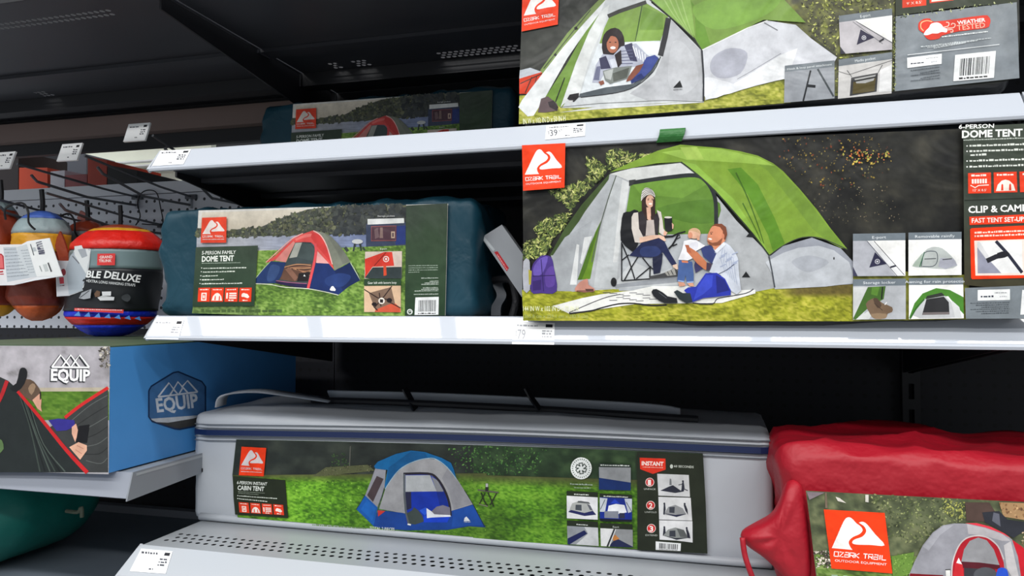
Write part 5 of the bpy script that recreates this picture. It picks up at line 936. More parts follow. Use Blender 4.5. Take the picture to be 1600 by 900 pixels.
    R([(36, 590), (292, 602), (292, 650), (38, 636)], HK); R([(38, 636), (292, 650), (298, 802), (42, 786)], (150, 154, 160)); R([(180, 645), (292, 652), (298, 802), (110, 790), (210, 700)], (206, 208, 210)); R([(42, 740), (180, 672), (204, 700), (60, 788), (42, 786)], (26, 34, 84)); p.dashes(s5((115, 628))[0], s5((212, 634))[0], 2, (216, 220, 214), 13)
    R([(310, 612), (576, 622), (578, 668), (312, 655)], HK); R([(312, 655), (578, 668), (580, 812), (316, 802)], (148, 150, 152)); R([(312, 655), (420, 660), (370, 805), (316, 802)], (228, 228, 228)); R([(440, 735), (580, 808), (580, 814), (380, 806)], (34, 40, 76)); R([(410, 730), (435, 708), (470, 742), (420, 760)], (196, 128, 66)); p.stroke(s5((428, 662), (368, 806)), 2.4, (46, 48, 54)); p.stroke(s5((438, 664), (384, 806)), 1.2, (236, 236, 236)); p.text(s5((415, 650))[0], s5((465, 652))[0], 2.6, 'E-port', (216, 220, 214))
    p.begin('steps_panel', 'dark panel with three numbered set up steps'); p.poly(c7((975, 172), (1366, 186), (1382, 480), (1392, 774), (978, 752)), (36, 42, 30))
    R([(636, 74), (848, 82), (850, 172), (744, 208), (640, 168)], (228, 52, 30)); p.text(s5((652, 136))[0], s5((832, 142))[0], 6.2, 'INSTANT', (255, 236, 228), .035); p.dashes(s5((660, 154))[0], s5((830, 160))[0], 1.3, (250, 190, 176), 4); p.ell(s5((898, 146))[0], 2.4, 3.2, (200, 206, 196)); p.text(s5((918, 152))[0], s5((1080, 160))[0], 3.4, '60 SECONDS', (206, 212, 202), .015)
    for k, (cx_, cy_, wd) in enumerate(((719, 276, 'UNPACK'), (726, 466, 'UNFOLD'), (732, 656, 'EXTEND'))):
        p.ell(s5((cx_, cy_))[0], 6.9, 6.9, (246, 224, 220)); p.ell(s5((cx_, cy_))[0], 6.0, 6.0, (206, 40, 40)); p.text(s5((cx_ - 16, cy_ + 24))[0], s5((cx_ + (10 if k == 0 else 16), cy_ + 24))[0], 8.2, str(k + 1), (250, 236, 230), .03); p.text(s5((cx_ - 48, cy_ + 62))[0], s5((cx_ + 50, cy_ + 64))[0], 2.6, wd, (200, 206, 196))
    Kd = (44, 46, 60)
    R([(780, 206), (1040, 216), (1050, 396), (790, 386)], (206, 207, 208)); R([(806, 345), (880, 310), (910, 300), (975, 345), (1000, 352), (930, 365)], Kd); R([(880, 300), (884, 245), (896, 250), (900, 300)], (120, 122, 126)); R([(980, 330), (985, 280), (998, 270), (1006, 320), (1000, 350), (975, 352)], Kd); p.ell(s5((992, 268))[0], 1.5, 1.7, Kd); p.stroke(s5((1000, 330), (1032, 345)), 1.4, Kd); p.stroke(s5((955, 298), (985, 292)), 1.2, Kd)
    R([(790, 396), (1056, 404), (1068, 592), (796, 582)], (222, 223, 224)); R([(835, 540), (870, 480), (930, 462), (990, 490), (1020, 540), (940, 562)], (150, 152, 154), 1); R([(880, 480), (925, 478), (922, 530), (880, 526)], (62, 66, 76)); R([(832, 530), (930, 545), (1020, 535), (940, 562)], (30, 34, 66)); R([(834, 460), (846, 455), (850, 500), (840, 545), (830, 540)], Kd); p.ell(s5((839, 452))[0], 1.5, 1.7, Kd); R([(998, 465), (1014, 462), (1030, 500), (1034, 545), (1012, 510)], Kd); p.ell(s5((1006, 455))[0], 1.5, 1.9, Kd)
    R([(796, 588), (1070, 596), (1072, 772), (940, 756), (800, 748)], (226, 227, 228)); R([(825, 715), (870, 665), (930, 648), (1000, 668), (1040, 735), (940, 748)], (146, 150, 148), 1); R([(882, 675), (930, 672), (932, 725), (880, 722)], (58, 62, 72)); R([(825, 712), (930, 735), (1045, 730), (940, 750)], (36, 40, 52)); R([(832, 655), (846, 650), (850, 690), (826, 718)], Kd); p.ell(s5((839, 646))[0], 1.5, 1.7, Kd); R([(1016, 665), (1030, 660), (1046, 700), (1054, 738), (1030, 735)], Kd); p.ell(s5((1023, 653))[0], 1.5, 1.8, Kd); R([(940, 655), (1000, 668), (1030, 730), (970, 725)], (96, 100, 100))
    p.barcode(s5((768, 762), (976, 778), (972, 842), (768, 832)), 12)
    p.build(t); return t
cab = cabin()

# ---------------------------------------------------------------- red tent bag at the lower right
M_red = mat('red_nylon', (158, 5, 30), 0.55, bump=(30, .5), vary=.15, vscale=9)
def red_bag():
    YL = 1.0; a = P(1212, 850, YL)
    t = thing('tent_bag', 'bright red fabric tent bag with a drawstring at the lower right', 'tent bag', (a.x + .25, YL + .1, ZL))
    V, Fc = soft_box((a.x + .010, YL + .004, ZL + .001), (.56, YL + .26, ZL + .205), .032, .008, crumple(.016, 8, 53, front_amp=.5)); V = np.array(V)
    u = (V[:, 0] - a.x) / (.56 - a.x); V[:, 2] -= np.clip((V[:, 2] - ZL) / .22, 0, 1) ** 2 * (.02 * np.clip(u, 0, 1) + .006 * np.sin(u * 14))
    V[:, 1] = np.where(V[:, 1] < YL + .006, YL + .006 - 0, V[:, 1])
    obj('body', V, Fc, M_red, t, True)
    # gathered neck hanging out at the left with its cord
    pl = YP(YL - .006); q = [(1262, 760), (1245, 748), (1226, 752), (1216, 800), (1190, 820), (1146, 836), (1160, 858), (1186, 872), (1208, 892), (1240, 930), (1276, 930), (1268, 850)]
    fr = [Vector(x_) for x_ in pl.at(q)]; bk = [v_ + Vector((0.004, .05, 0)) for v_ in fr]; c_ = sum(fr, Vector()) / len(fr) + Vector((0, -.006, 0)); n = len(fr)
    mid = [(f_ + c_) / 2 + Vector((0, -.006 + .006 * (-1) ** i, 0)) for i, f_ in enumerate(fr)]
    Vn = fr + bk + mid + [c_]; Fn = [(i, (i + 1) % n, n + (i + 1) % n, n + i) for i in range(n)] + [(i, 2 * n + i, 2 * n + (i + 1) % n, (i + 1) % n) for i in range(n)] + [(2 * n + i, 3 * n, 2 * n + (i + 1) % n) for i in range(n)] + [tuple(range(n, 2 * n))]
    o = obj('gathered_neck', Vn, Fn, M_red, t, True); md = o.modifiers.new('round', 'SUBSURF'); md.levels = 2; md.render_levels = 2
    v, f = tube(smooth_path([P(1160, 840, YL - .01), P(1164, 868, YL - .012), P(1174, 898, YL - .012), P(1186, 925, YL - .008), P(1220, 945, YL - .004)], 5), .0035); obj('drawstring', v, f, M_red, t, True)
    p = Print(YP(YL), FILM, .009); r = crop(1250, 760, 1600, 1600); A = lambda pts, col, sm=0: p.poly(r(*pts), col, sm)
    p.poly(r((35, 18), (700, 55), (1740, 105), (1740, 900), (150, 900), (110, 640), (60, 200)), (96, 104, 76))
    p.begin('garden_picture', 'printed shrubs, rocks and lawn')
    def wood(u, v, x, y): return ramp(fbm(x * .07, y * .08, 81, 4), [(0, (52, 56, 44)), (.45, (84, 92, 66)), (.7, (116, 122, 88)), (1, (150, 152, 112))])
    p.field(r((36, 20), (1738, 106), (1738, 560), (95, 480)), 110, 40, wood); p.field(r((95, 470), (1738, 500), (1738, 895), (150, 895)), 110, 40, grass((70, 88, 44), (108, 140, 62), (150, 170, 100), .3, .5, 83, .05))
    p.scatter(r((480, 40), (1160, 80), (1170, 260), (800, 400), (620, 350)), 420, (1.2, 3.4), [(120, 130, 84), (92, 104, 66), (146, 152, 104), (70, 78, 54)], 84, 1.8); p.scatter(r((1000, 70), (1160, 100), (1160, 220), (1010, 180)), 80, (1, 3), [(176, 176, 96), (156, 160, 84)], 85, 1.8)
    A([(1160, 100), (1330, 100), (1420, 240), (1170, 230)], (84, 66, 60)); A([(1400, 98), (1738, 110), (1738, 250), (1430, 200)], (176, 140, 100)); p.scatter(r((1400, 100), (1738, 112), (1738, 250), (1430, 200)), 90, (1, 3.5), [(206, 168, 122), (150, 110, 76), (120, 88, 66)], 86, 1.6); A([(1280, 170), (1400, 160), (1460, 220), (1600, 240), (1600, 290), (1500, 350), (1380, 280), (1300, 240)], (46, 48, 56)); A([(1360, 170), (1400, 180), (1410, 270), (1350, 230)], (96, 98, 110))
    A([(40, 24), (170, 30), (60, 82)], (132, 120, 126)); A([(455, 45), (478, 46), (478, 100), (455, 96)], (220, 216, 206)); A([(245, 60), (275, 70), (320, 105), (260, 90)], (214, 208, 198)); A([(170, 30), (182, 30), (188, 140), (172, 140)], (120, 104, 88)); p.scatter(r((90, 450), (200, 440), (215, 560), (110, 560)), 120, (1, 3), [(196, 186, 170), (90, 80, 70), (220, 212, 200), (60, 56, 50)], 87, 1.5); A([(640, 480), (800, 450), (780, 600), (650, 640)], (106, 142, 60)); p.scatter(r((640, 470), (800, 450), (770, 640), (640, 640)), 90, (.8, 2), [(140, 172, 84), (84, 116, 50)], 88, 2); p.scatter(r((1560, 300), (1700, 320), (1700, 470), (1560, 440)), 60, (1, 3), [(190, 170, 140), (130, 110, 80)], 89, 1.5); p.dashes(r((215, 630))[0], r((600, 650))[0], 5, (160, 186, 160), 6)
    p.begin('tent_picture', 'printed grey and red dome tent')
    A([(760, 640), (765, 605), (800, 520), (860, 400), (930, 310), (1000, 260), (1080, 246), (1170, 248), (1300, 270), (1420, 310), (1490, 360), (1530, 470), (1555, 640), (1570, 900), (760, 900)], (150, 150, 158), 0); A([(770, 600), (1000, 612), (1040, 640), (1040, 900), (760, 900), (760, 640)], (122, 18, 28)); A([(1160, 244), (1240, 244), (1340, 270), (1440, 320), (1480, 350), (1400, 310), (1300, 275)], (226, 60, 78))
    A([(1490, 362), (1560, 410), (1640, 500), (1700, 640), (1720, 900), (1570, 900), (1555, 640), (1530, 480)], (196, 28, 44)); A([(860, 410), (940, 310), (1010, 262), (1080, 256), (980, 330), (900, 440)], (168, 168, 176)); A([(1170, 250), (1300, 278), (1420, 320), (1480, 370), (1420, 370), (1300, 335), (1180, 320)], (182, 178, 182))
    A([(1060, 640), (1070, 520), (1110, 410), (1160, 355), (1240, 335), (1320, 350), (1390, 410), (1430, 520), (1440, 640), (1440, 900), (1050, 900)], (176, 26, 42)); A([(1130, 520), (1150, 430), (1190, 370), (1250, 345), (1310, 365), (1360, 430), (1400, 540)], (146, 146, 150)); A([(1130, 515), (1260, 522), (1400, 540), (1410, 570), (1140, 560)], (84, 24, 36)); A([(1150, 560), (1370, 570), (1370, 900), (1150, 900)], (54, 54, 60)); p.ell(r((1300, 610))[0], 18, 12, (80, 82, 88)); p.stroke(r((1062, 640), (1070, 520), (1110, 410), (1165, 352), (1240, 333), (1320, 348), (1390, 408), (1430, 500)), 2, (206, 196, 196), 4)
    A([(1070, 640), (1090, 520), (1110, 490), (1140, 540), (1150, 640), (1150, 900), (1060, 900)], (206, 40, 48)); A([(1095, 525), (1112, 488), (1136, 535)], (232, 226, 228)); A([(1380, 590), (1400, 560), (1440, 562), (1462, 600), (1460, 720), (1372, 720)], (40, 84, 206), 2); A([(1020, 575), (1052, 572), (1052, 640), (1024, 640)], (232, 232, 228)); p.stroke(r((1018, 574), (1054, 572)), 1.4, (40, 40, 40)); A([(1430, 400), (1480, 370), (1540, 640), (1540, 720), (1450, 560)], (196, 192, 194))
    p.brand(r((160, 148), (590, 172), (645, 600), (215, 565)), True)
    p.build(t); return t
redb = red_bag()

# ---------------------------------------------------------------- hammock box (EQUIP)
def equip_box():
    YL = .962; xr = P(171, 640, YL).x; zt = P(171, 541, YL).z; z0 = zb + .003
    t = thing('hammock_box', 'blue and photo printed cardboard hammock box at the left', 'box', (xr - .2, 1.2, z0))
    v, f = box(xr - .42, xr, YL + .001, 1.50, z0, zt - .002); obj('carton', v, f, mat('blue_card', (72, 142, 208), .45, vary=.05), t)
    v, f = merge(box(xr - .42, xr - .003, YL + .002, 1.22, zt - .0018, zt), box(xr - .42, xr - .003, 1.224, 1.50, zt - .0018, zt - .0004)); obj('top_flap', v, f, mat('flap_print', (74, 92, 66), .5, vary=.3, vscale=20), t)
    p = Print(YP(YL), CARD, .0003); e = crop(0, 520, 420, 1600); A = lambda pts, col, sm=0: p.poly(e(*pts), col, sm)
    p.begin('front_print', 'photo of a person lying in a dark hammock')
    p.poly([P_ for P_ in [(-180, 539), (172, 541), (170, 741), (-180, 731)]], (170, 168, 172))
    p.field([(-178, 541), (171, 542), (171, 612), (-178, 610)], 110, 30, lambda u, v, x, y: ramp(fbm(x * .05, y * .06, 101, 4) * (1 - .4 * np.clip((x - 125) / 40, 0, 1)), [(0, (92, 90, 88)), (.4, (168, 164, 170)), (1, (190, 186, 192))]))
    A([(-700, 330), (655, 325), (650, 350), (-700, 360)], (186, 176, 156)); p.field(e((-700, 352), (650, 348), (650, 520), (-700, 520)), 90, 24, grass((60, 96, 24), (84, 122, 36), (110, 144, 56), .3, .5, 102)); p.scatter(e((585, 90), (655, 75), (650, 220), (605, 200)), 60, (1, 4), [(110, 104, 94), (196, 190, 180), (70, 66, 60)], 103, 1.7)
    A([(385, 510), (470, 445), (560, 385), (645, 330), (645, 830), (480, 830), (330, 660), (300, 560)], (58, 60, 60)); p.stroke(e((388, 505), (470, 440), (560, 380), (645, 326)), 5, (206, 40, 40), 3)
    for k in range(7): p.stroke(e((430 + k * 14, 520 + k * 40), (540 + k * 10, 430 + k * 58), (642, 372 + k * 62)), 1.2, [(92, 96, 94), (40, 42, 42)][k % 2], 4)
    A([(-700, 250), (0, 262), (50, 285), (110, 340), (250, 510), (400, 690), (520, 830), (-700, 830)], (34, 40, 40)); A([(-700, 250), (0, 262), (45, 290), (0, 440), (-700, 600)], (46, 50, 50))
    for k in range(6): p.stroke(e((120 + k * 12, 380 + k * 10), (180 + k * 16, 560 + k * 20), (240 + k * 30, 826)), (1, 2.2), [(62, 72, 66), (24, 28, 28), (74, 84, 78)][k % 3], 4)
    A([(105, 345), (125, 300), (160, 275), (205, 290), (245, 350), (240, 390), (200, 410)], (96, 76, 62), 2); A([(170, 330), (195, 300), (215, 320), (190, 370)], (150, 124, 100), 2); A([(195, 400), (238, 362), (250, 400), (246, 440), (252, 470), (225, 450)], (214, 160, 136)); A([(238, 352), (246, 352), (246, 395), (240, 400)], (40, 32, 30))
    A([(290, 520), (350, 510), (445, 520), (450, 555), (400, 580), (340, 585)], (52, 46, 138)); A([(430, 560), (455, 540), (470, 590), (450, 650), (430, 600)], (222, 170, 146)); A([(470, 555), (535, 545), (520, 655), (455, 650)], (20, 20, 24)); A([(415, 680), (470, 650), (520, 670), (520, 700), (480, 755), (440, 710)], (224, 174, 148)); p.stroke(e((460, 670), (500, 690)), 1, (190, 130, 110)); p.stroke(e((452, 695), (490, 720)), 1, (190, 130, 110))
    p.stroke(e((108, 348), (250, 515), (400, 700), (522, 832)), (4.5, 6.5), (196, 34, 38), 4); p.stroke(e((-60, 480), (0, 400), (45, 285)), 6, (176, 34, 40), 3)
    A([(115, 240), (125, 212), (150, 208), (165, 235), (150, 300), (105, 350), (60, 330), (100, 300)], (26, 27, 30), 2); A([(-20, 640), (15, 640), (25, 690), (0, 720), (-20, 780)], (92, 120, 74), 2)
    p.begin('front_logo', 'white logo with three peaks')
    for dx, dy, col, wd in ((-7, 5, (44, 46, 52), 4.0), (0, 0, (250, 250, 250), 2.6)):
        e2 = lambda *pts: e(*[(x_ + dx, y_ + dy) for x_, y_ in pts])
        for q in ([(312, 204), (365, 132), (400, 176)], [(312, 204), (535, 206)], [(372, 204), (425, 132), (478, 204)], [(400, 176), (424, 206), (450, 172)], [(450, 170), (478, 132), (535, 206)]): p.stroke(e2(*q), wd, col)
        p.text(e2((306, 282))[0], e2((540, 286))[0], 17.5, 'EQUIP', col, .05 if dx else .035)
    fr = p.build(t)
    p = Print(XP(xr), CARD, .0003); p.begin('side_print', 'dark hexagon badge on the blue side')
    def H(*pts): return e(*pts)
    hexa = [(885, 345), (900, 318), (1030, 238), (1060, 232), (1200, 290), (1222, 320), (1222, 520), (1200, 548), (1070, 575), (1040, 572), (905, 528), (885, 500)]
    p.poly(H(*hexa), (66, 112, 164)); p.poly(H((890, 512), (1222, 490), (1222, 520), (1200, 548), (1070, 575), (1040, 572), (905, 528)), (64, 64, 64)); p.poly(H((890, 512), (1222, 488), (1150, 510), (1000, 535), (930, 532)), (196, 202, 210))
    p.stroke(H(*(hexa + hexa[:1])), 2.4, (26, 52, 92))
    for q in ([(940, 382), (1005, 298), (1040, 346)], [(940, 382), (1175, 352)], [(1010, 372), (1058, 292), (1118, 358)], [(1040, 346), (1062, 368), (1085, 330)], [(1080, 325), (1115, 285), (1175, 352)]): p.stroke(H(*q), 2.6, (206, 214, 226))
    p.text(H((934, 472))[0], H((1182, 440))[0], 21, 'EQUIP', (208, 216, 228), .03)
    p.build(t); return t
equip_box()

# ---------------------------------------------------------------- hammocks in stuff sacks hanging from the hooks
def sack(c, rx, ry, z0, z1, bands, root, seed, tilt=0.0, lum=.06, shape=2.6):
    """soft sack of stacked bands: list of (name, material, v0, v1); v runs 0 (bottom) .. 1 (top). Returns surface function"""
    def prof(v): return (1 - abs(2 * v - 1) ** shape) ** .5 * .5 + .5 * min(1, 4.5 * v + .1, 4.5 * (1 - v) + .2)
    def S(v, th):
        r_ = prof(v); n_ = float(fbm(math.cos(th) * 2 + 9, v * 6 + math.sin(th) * 2, seed, 3)) - .5; k = 1 + lum * 3 * n_ + .05 * math.cos(11 * th + seed) * max(0, (v - .72) / .28) + .03 * math.cos(7 * th) * max(0, (.2 - v) / .2)
        return Vector((c[0] + rx * r_ * k * math.cos(th) + tilt * (v - .5), c[1] + ry * r_ * k * math.sin(th), z0 + (z1 - z0) * v))
    N = 36
    for nm, m_, v0, v1, bulge in bands:
        rows = max(3, int((v1 - v0) * 40)); V, Fc = [], []
        for j in range(rows + 1):
            v = v0 + (v1 - v0) * j / rows
            for i in range(N):
                q = S(min(max(v, .004), .996), 2 * math.pi * i / N); q.x += (q.x - c[0]) * bulge; q.y += (q.y - c[1]) * bulge; V.append(q)
        for j in range(rows):
            for i in range(N): Fc.append((j * N + i, j * N + (i + 1) % N, (j + 1) * N + (i + 1) % N, (j + 1) * N + i))
        Fc += [tuple(range(N))[::-1], tuple(range(rows * N, rows * N + N))]
        obj(nm, V, Fc, m_, root, True)
    return S
class Curved:
    """print surface: nearest hit of the viewing ray on an upright elliptic sack"""
    def __init__(s, c, rx, ry, out=1.0): s.c = c; s.rx = rx * out; s.ry = ry * out
    def at(s, px, off=0.0):
        d = rays(px); o = np.array(CAM); ox, oy = (o[0] - s.c[0]) / s.rx, (o[1] - s.c[1]) / s.ry; dx, dy = d[:, 0] / s.rx, d[:, 1] / s.ry
        A = dx * dx + dy * dy; B = 2 * (ox * dx + oy * dy); C = ox * ox + oy * oy - 1; D = np.maximum(B * B - 4 * A * C, 0); t_ = (-B - np.sqrt(D)) / (2 * A)
        p_ = o + d * t_[:, None]; n_ = np.stack([(p_[:, 0] - s.c[0]) / s.rx ** 2, (p_[:, 1] - s.c[1]) / s.ry ** 2, 0 * p_[:, 0]], 1); n_ /= np.linalg.norm(n_, axis=1, keepdims=True)
        return p_ + n_ * np.asarray(off).reshape(-1, 1)
M_hred = mat('hammock_red', (226, 36, 26), .42, bump=(50, .4), vary=.2, vscale=40); M_hblue = mat('hammock_blue', (22, 50, 220), .4, bump=(50, .4), vary=.2, vscale=40); M_rust = mat('rust_nylon', (140, 52, 28), .45, bump=(30, .4), vary=.25, vscale=20); M_strap = mat('black_strap', (22, 22, 26), .6)
M_yel = mat('hammock_yellow', (222, 160, 34), .45, bump=(40, .3)); M_pale = mat('hammock_pale', (150, 168, 172), .45, bump=(40, .3)); M_sleeve = mat('sleeve_black', (30, 33, 38), .4); M_orange = mat('orange_nylon', (190, 84, 24), .45, bump=(40, .4), vary=.2)
M_cblue = mat('hammock_cblue', (70, 104, 190), .45)
def striped():
    c0 = P(180, 440, 1.37); zt = P(180, 352, 1.37).z; z0 = P(180, 528, 1.37).z; rx = .100; ry = .082
    t = thing('packed_hammock', 'red and blue striped packed hammock in a black printed sleeve', 'hammock', (c0.x, c0.y, z0), 'packed hammocks on the hooks')
    H = zt - z0; vv = lambda py: (P(180, py, c0.y - ry).z - z0) / H
    M_slv = mat('sleeve_teal', (124, 146, 150), .4)
    sack((c0.x, c0.y), rx, ry, z0, zt, [('bottom_stripe', M_hblue, 0.0, .12, 0), ('red_stripe', M_hred, .12, .185, .015), ('blue_stripe', M_hblue, .185, .24, 0), ('sleeve', M_sleeve, .24, .60, .03), ('sleeve_top', M_slv, .60, .765, .03), ('red_top', M_hred, .765, .93, .05), ('yellow_trim', M_yel, .93, .955, .045), ('rust_top', M_rust, .955, 1.0, 0)], t, 5, tilt=.03, lum=.03, shape=9)
    hz = 1.725; x_ = -1.294 + .012; v, f = ribbon([(c0.x + .012, c0.y, zt - .008), (c0.x + .012, c0.y, zt + .02), (c0.x + .010, c0.y, zt + .045)], (.9, -.3, 0), .012, .004); obj('hang_strap', v, f, M_strap, t)
    cv = Curved((c0.x + .002, c0.y), rx * 1.075, ry * 1.075); p = Print(cv, PAPER, .0012); g = crop(0, 280, 270, 1599); g2 = crop(0, 400, 270, 1599)
    p.begin('sleeve_print', 'white sleeve lettering and red logo')
    def gp(pts, col, sm=0): p.poly(pts, col, sm)
    for k in range(6): x0 = 905 + k * 27; p.poly(g((x0, 690 - k * .5), (x0 + 28, 690 - k * .5), (x0 + 24, 796), (x0 - 4, 796)), (232, 66, 66))
    p.text(g((925, 735))[0], g((1042, 730))[0], 4.2, 'GRAND', (250, 225, 222), .03); p.text(g((918, 768))[0], g((1036, 766))[0], 4.2, 'TRUNK', (250, 225, 222), .03)
    mt = [(820, 900), (850, 820), (880, 860), (940, 840), (1000, 880), (1080, 860), (1150, 830), (1230, 850), (1300, 900)]
    p.text(g2((800, 196))[0], g2((930, 205))[0], 10.5, 'BLE', (244, 246, 246), .03, .12); p.text(g2((962, 200))[0], g2((1290, 245))[0], 11, 'DELUXE', (244, 246, 246), .03, .12)
    p.text(g2((800, 240))[0], g2((1250, 282))[0], 4.2, '+EXTRA LONG HANGING STRAPS', (220, 224, 226), .015)
    gp(g2((735, 390), (760, 340), (850, 305), (840, 390), (780, 400)), (168, 172, 178)); p.stroke(g2((745, 385), (830, 320)), 1, (60, 62, 66)); gp(g2((875, 350), (900, 318), (930, 330), (925, 375), (885, 380)), (110, 84, 66)); gp(g2((945, 330), (1030, 328), (1028, 368), (950, 366)), (230, 232, 236)); gp(g2((905, 385), (950, 365), (1060, 380), (1055, 410), (930, 412)), (220, 222, 226)); gp(g2((1130, 370), (1180, 350), (1210, 385), (1180, 425), (1130, 400)), (62, 66, 70), 2)
    for k in range(8): x0 = 695 + k * 56; p.poly(g2((x0, 480 + k * 2), (x0 + 57, 482 + k * 2), (x0 + 55, 512 + k * 2.6), (x0 - 3, 508 + k * 2.6)), (226, 66, 66))
    p.dashes(g2((700, 496))[0], g2((1130, 506))[0], 1.6, (250, 220, 216), 4)
    for k in range(7): x0 = 690 + k * 92; p.poly(g2((x0, 556 - abs(k - 2) * 2 + k * 5), (x0 + 46, 510 + k * 8), (x0 + 60, 556 + k * 7)), (86, 150, 226))
    p.build(t); return t
striped()
def plain(label, px, py0, py1, y, rx, ry, bands, seed, tilt=0, strap=True, name='packed_hammock'):
    c0 = P(px, (py0 + py1) / 2, y); zt = P(px, py0, y).z; z0 = P(px, py1, y).z
    t = thing(name, label, 'hammock', (c0.x, c0.y, z0), 'packed hammocks on the hooks')
    sack((c0.x, c0.y), rx, ry, z0, zt, bands, t, seed, tilt, .11, 8)
    if strap:
        v, f = ribbon([(c0.x + tilt * .5, c0.y, zt - .01), (c0.x + tilt * .5, c0.y, zt + .02), (c0.x + tilt * .5 - .004, c0.y, zt + .05)], (.9, -.3, 0), .014, .005); obj('hang_strap', v, f, M_strap, t)
    cord = smooth_path([Vector((c0.x - rx * .6, c0.y - ry, zt - .025)), Vector((c0.x - rx * .5, c0.y - ry * 1.1, zt + .0)), Vector((c0.x, c0.y - ry * .9, zt + .012)), Vector((c0.x + rx * .5, c0.y - ry * 1.1, zt - .008)), Vector((c0.x + rx * .6, c0.y - ry * 1.15, zt - .035)), Vector((c0.x + rx * .75, c0.y - ry * 1.0, zt - .05))], 5)
    v, f = tube(cord, .0024, 6); obj('drawcord', v, f, M_strap, t)
    return t
hm1 = plain('rust packed hammock with yellow and pale bands behind the large white tag', 62, 330, 502, 1.345, .062, .055, [('orange_base', M_orange, 0, .14, 0), ('rust_body', M_rust, .14, .62, 0), ('yellow_band', M_yel, .62, .78, .02), ('pale_band', M_pale, .78, .92, .01), ('blue_top', M_cblue, .92, 1, 0)], 15, .01)
hm2 = plain('grey and rust packed hammock half hidden behind the striped one', 128, 345, 470, 1.47, .052, .045, [('rust_body', M_rust, 0, .5, 0), ('grey_band', mat('sack_grey', (128, 134, 138), .45, bump=(40, .3)), .5, .85, .01), ('rust_top', M_rust, .85, 1, 0)], 19, .03)
plain('rust brown packed hammock cut off by the left edge of the photo', 0, 315, 495, 1.33, .036, .05, [('yellow_base', M_yel, 0, .1, 0), ('rust_body', M_rust, .1, .92, 0), ('pale_top', M_pale, .92, 1, 0)], 22, 0)
v, f = ribbon(smooth_path([P(62, 335, 1.38), P(76, 345, 1.36), P(92, 375, 1.33), P(102, 410, 1.315), P(104, 440, 1.31)], 5), (.93, -.1, .37), .03, .004); obj('webbing_strap', v, f, M_rust, hm1)
v, f = ribbon(smooth_path([P(124, 335, 1.52), P(138, 345, 1.50), P(155, 362, 1.47), P(168, 372, 1.45)], 5), (.6, -.3, .5), .03, .004); obj('webbing_strap', v, f, M_rust, hm2)
# paper care tags
def care_tag(q, y, label, draw, thick=.0012):
    pl = YP(y); a = pl.at(q); v, f = prism(a, (0, thick, 0)); t = thing('care_tag', label, 'tag', tuple(np.mean(a, 0)), 'paper care tags')
    obj('sheet', v, f, M_white, t); p = Print(pl, PAPER, .0004); p.begin('tag_print'); draw(p); p.build(t)
k1 = crop(0, 370, 130, 1462); k2 = crop(0, 400, 270, 1599)
def d1(p):
    p.poly(k1((-700, 150), (380, 135), (640, 705), (250, 850), (-700, 870)), (234, 232, 234)); p.poly(k1((60, 185), (290, 178), (350, 500), (640, 700), (130, 795)), (196, 203, 210)); p.poly(k1((300, 180), (470, 130), (650, 700), (540, 720), (350, 600)), (208, 214, 218)); p.poly(k1((470, 120), (860, 30), (1095, 690), (650, 700)), (238, 240, 240))
    for k in range(9): p.dashes(k1((80 + k * 7, 230 + k * 60))[0], k1((280 + k * 30, 225 + k * 56))[0], 1.6, (150, 158, 166), k); p.dashes(k1((370 + k * 18, 250 + k * 48))[0], k1((500 + k * 14, 240 + k * 48))[0], 1.6, (164, 172, 180), k + 20)
    p.poly(k1((-300, 300), (30, 308), (60, 340), (75, 560), (-300, 575)), (226, 110, 112)); p.stroke(k1((-300, 300), (30, 308), (58, 340), (75, 560), (-300, 575)), 2, (180, 40, 50)); p.stroke(k1((-20, 620), (60, 610)), 2.5, (190, 60, 66)); p.stroke(k1((-20, 660), (70, 655)), 1.5, (190, 60, 66))
    p.bars(k1((640, 105), (800, 310), (690, 318), (635, 110)), 8, (90, 90, 110), 3); p.bars(k1((640, 100), (690, 315), (800, 300), (735, 75)), 14, (84, 84, 104), 5); p.stroke(k1((540, 130), (600, 325)), 1.3, (90, 92, 96)); p.poly(k1((570, 190), (625, 185), (650, 250), (590, 260)), (190, 196, 200)); p.stroke(k1((850, 455), (910, 615)), 2.4, (80, 80, 84)); p.poly(k1((755, 490), (825, 475), (860, 600), (800, 615)), (200, 205, 205)); p.stroke(k1((700, 510), (740, 610)), 1.4, (150, 155, 155))
care_tag(k1((-700, 145), (380, 132), (480, 78), (870, 20), (990, 380), (1100, 690), (600, 770), (250, 848), (-700, 870)), 1.255, 'large creased white paper tag hanging over the rust hammocks', d1)
def d2(p):
    p.poly(k2((530, 40), (640, 50), (720, 330), (640, 368), (528, 372)), (206, 208, 214)); p.poly(k2((650, 0), (740, -100), (830, -70), (820, 90), (760, 320), (640, 360), (610, 120)), (176, 186, 196)); p.poly(k2((690, -90), (800, -105), (835, -30), (800, 170), (690, -10)), (226, 230, 232)); p.stroke(k2((672, 0), (735, 70)), 1.6, (110, 112, 120)); p.poly(k2((720, -60), (790, -70), (810, 0), (760, 20)), (170, 176, 184))
    p.poly(k2((548, 200), (590, 195), (595, 255), (556, 258)), (206, 70, 84)); p.ell(k2((588, 150))[0], 4, 5.5, (150, 60, 70)); p.dashes(k2((556, 280))[0], k2((600, 276))[0], 1.6, (120, 60, 66), 4)
care_tag(k2((512, 45), (640, 45), (690, -60), (790, -110), (838, -60), (822, 100), (765, 320), (640, 368), (525, 375)), 1.285, 'smaller crumpled white paper tag left of the striped hammock', d2)

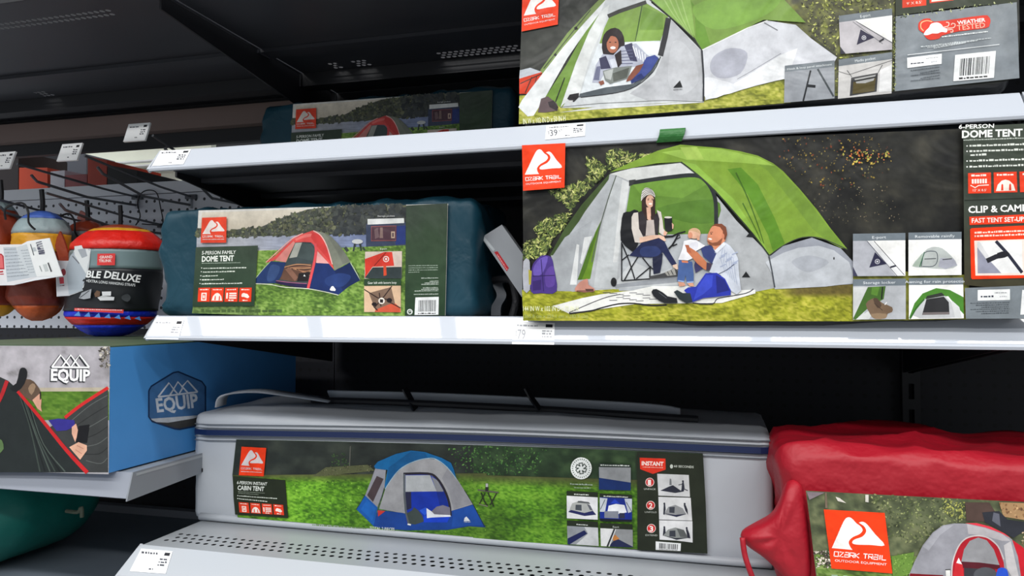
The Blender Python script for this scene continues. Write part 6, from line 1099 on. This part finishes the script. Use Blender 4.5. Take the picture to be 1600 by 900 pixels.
# ---------------------------------------------------------------- teal sack on the base deck
c0 = P(-40, 770, 1.22); V, Fc = soft_box((c0.x - .22, 1.08, .938), (c0.x + .21, 1.40, 1.14), .10, .014, wrinkle(.012, 8, 63)); V = np.array(V); u = np.clip((V[:, 0] - c0.x) / .21, 0, 1); V[:, 2] += .035 * u ** 2 * (1 - (V[:, 2] - .938) / .2)
t = thing('stuff_sack', 'dark green teal stuff sack under the hammock box shelf', 'sack', (c0.x, 1.24, .938)); obj('body', V, Fc, mat('green_teal', (10, 112, 100), .45, bump=(18, .3), vary=.15), t, True)
q = P(122, 800, 1.24); v, f = tube(smooth_path([q + Vector((-.03, 0, .0)), q, q + Vector((.008, 0, .01)), q + Vector((.010, 0, -.01))], 4), .004); obj('drawcord', v, f, mat('cord_tan', (120, 124, 104), .6), t)

# ---------------------------------------------------------------- leaning carton and strap between the two middle bags
pl = YP(1.10); a = [Vector(x_) for x_ in pl.at([(752, 371), (784, 351), (856, 452), (822, 474)])]
t = thing('flat_carton', 'thin grey carton leaning between the two middle shelf bags', 'box', tuple(a[3])); v, f = prism(a, (0, .02, 0)); obj('carton', v, f, mat('carton_grey', (150, 154, 160), .5, vary=.1), t)
p = Print(pl, CARD, .0004); p.begin('red_print', 'small red printed strip'); c3 = crop(700, 340, 1120, 1600)
p.poly(c3((275, 205), (295, 200), (362, 300), (350, 320)), (190, 34, 44)); p.dashes(c3((290, 222))[0], c3((350, 312))[0], 2, (230, 150, 150), 3); p.poly(c3((198, 120), (215, 112), (280, 190), (270, 202)), (196, 202, 206)); p.build(t)
v, f = ribbon(smooth_path([P(785, 432, 1.16), P(778, 445, 1.15), P(784, 462, 1.14), P(776, 478, 1.14), P(775, 493, 1.14)], 5), (1, 0, 0), .016, .003); tag(obj('carry_strap', v, f, mat('strap_grey', (92, 96, 102), .6)), 'grey webbing strap hanging under the leaning carton', 'strap')
v, f = tube(smooth_path([P(772, 438, 1.15), P(786, 436, 1.13), P(800, 440, 1.12), P(806, 470, 1.12), P(800, 494, 1.12)], 5), .006); tag(obj('carry_strap', v, f, M_strap), 'black webbing strap beside the grey one below the leaning carton', 'strap')
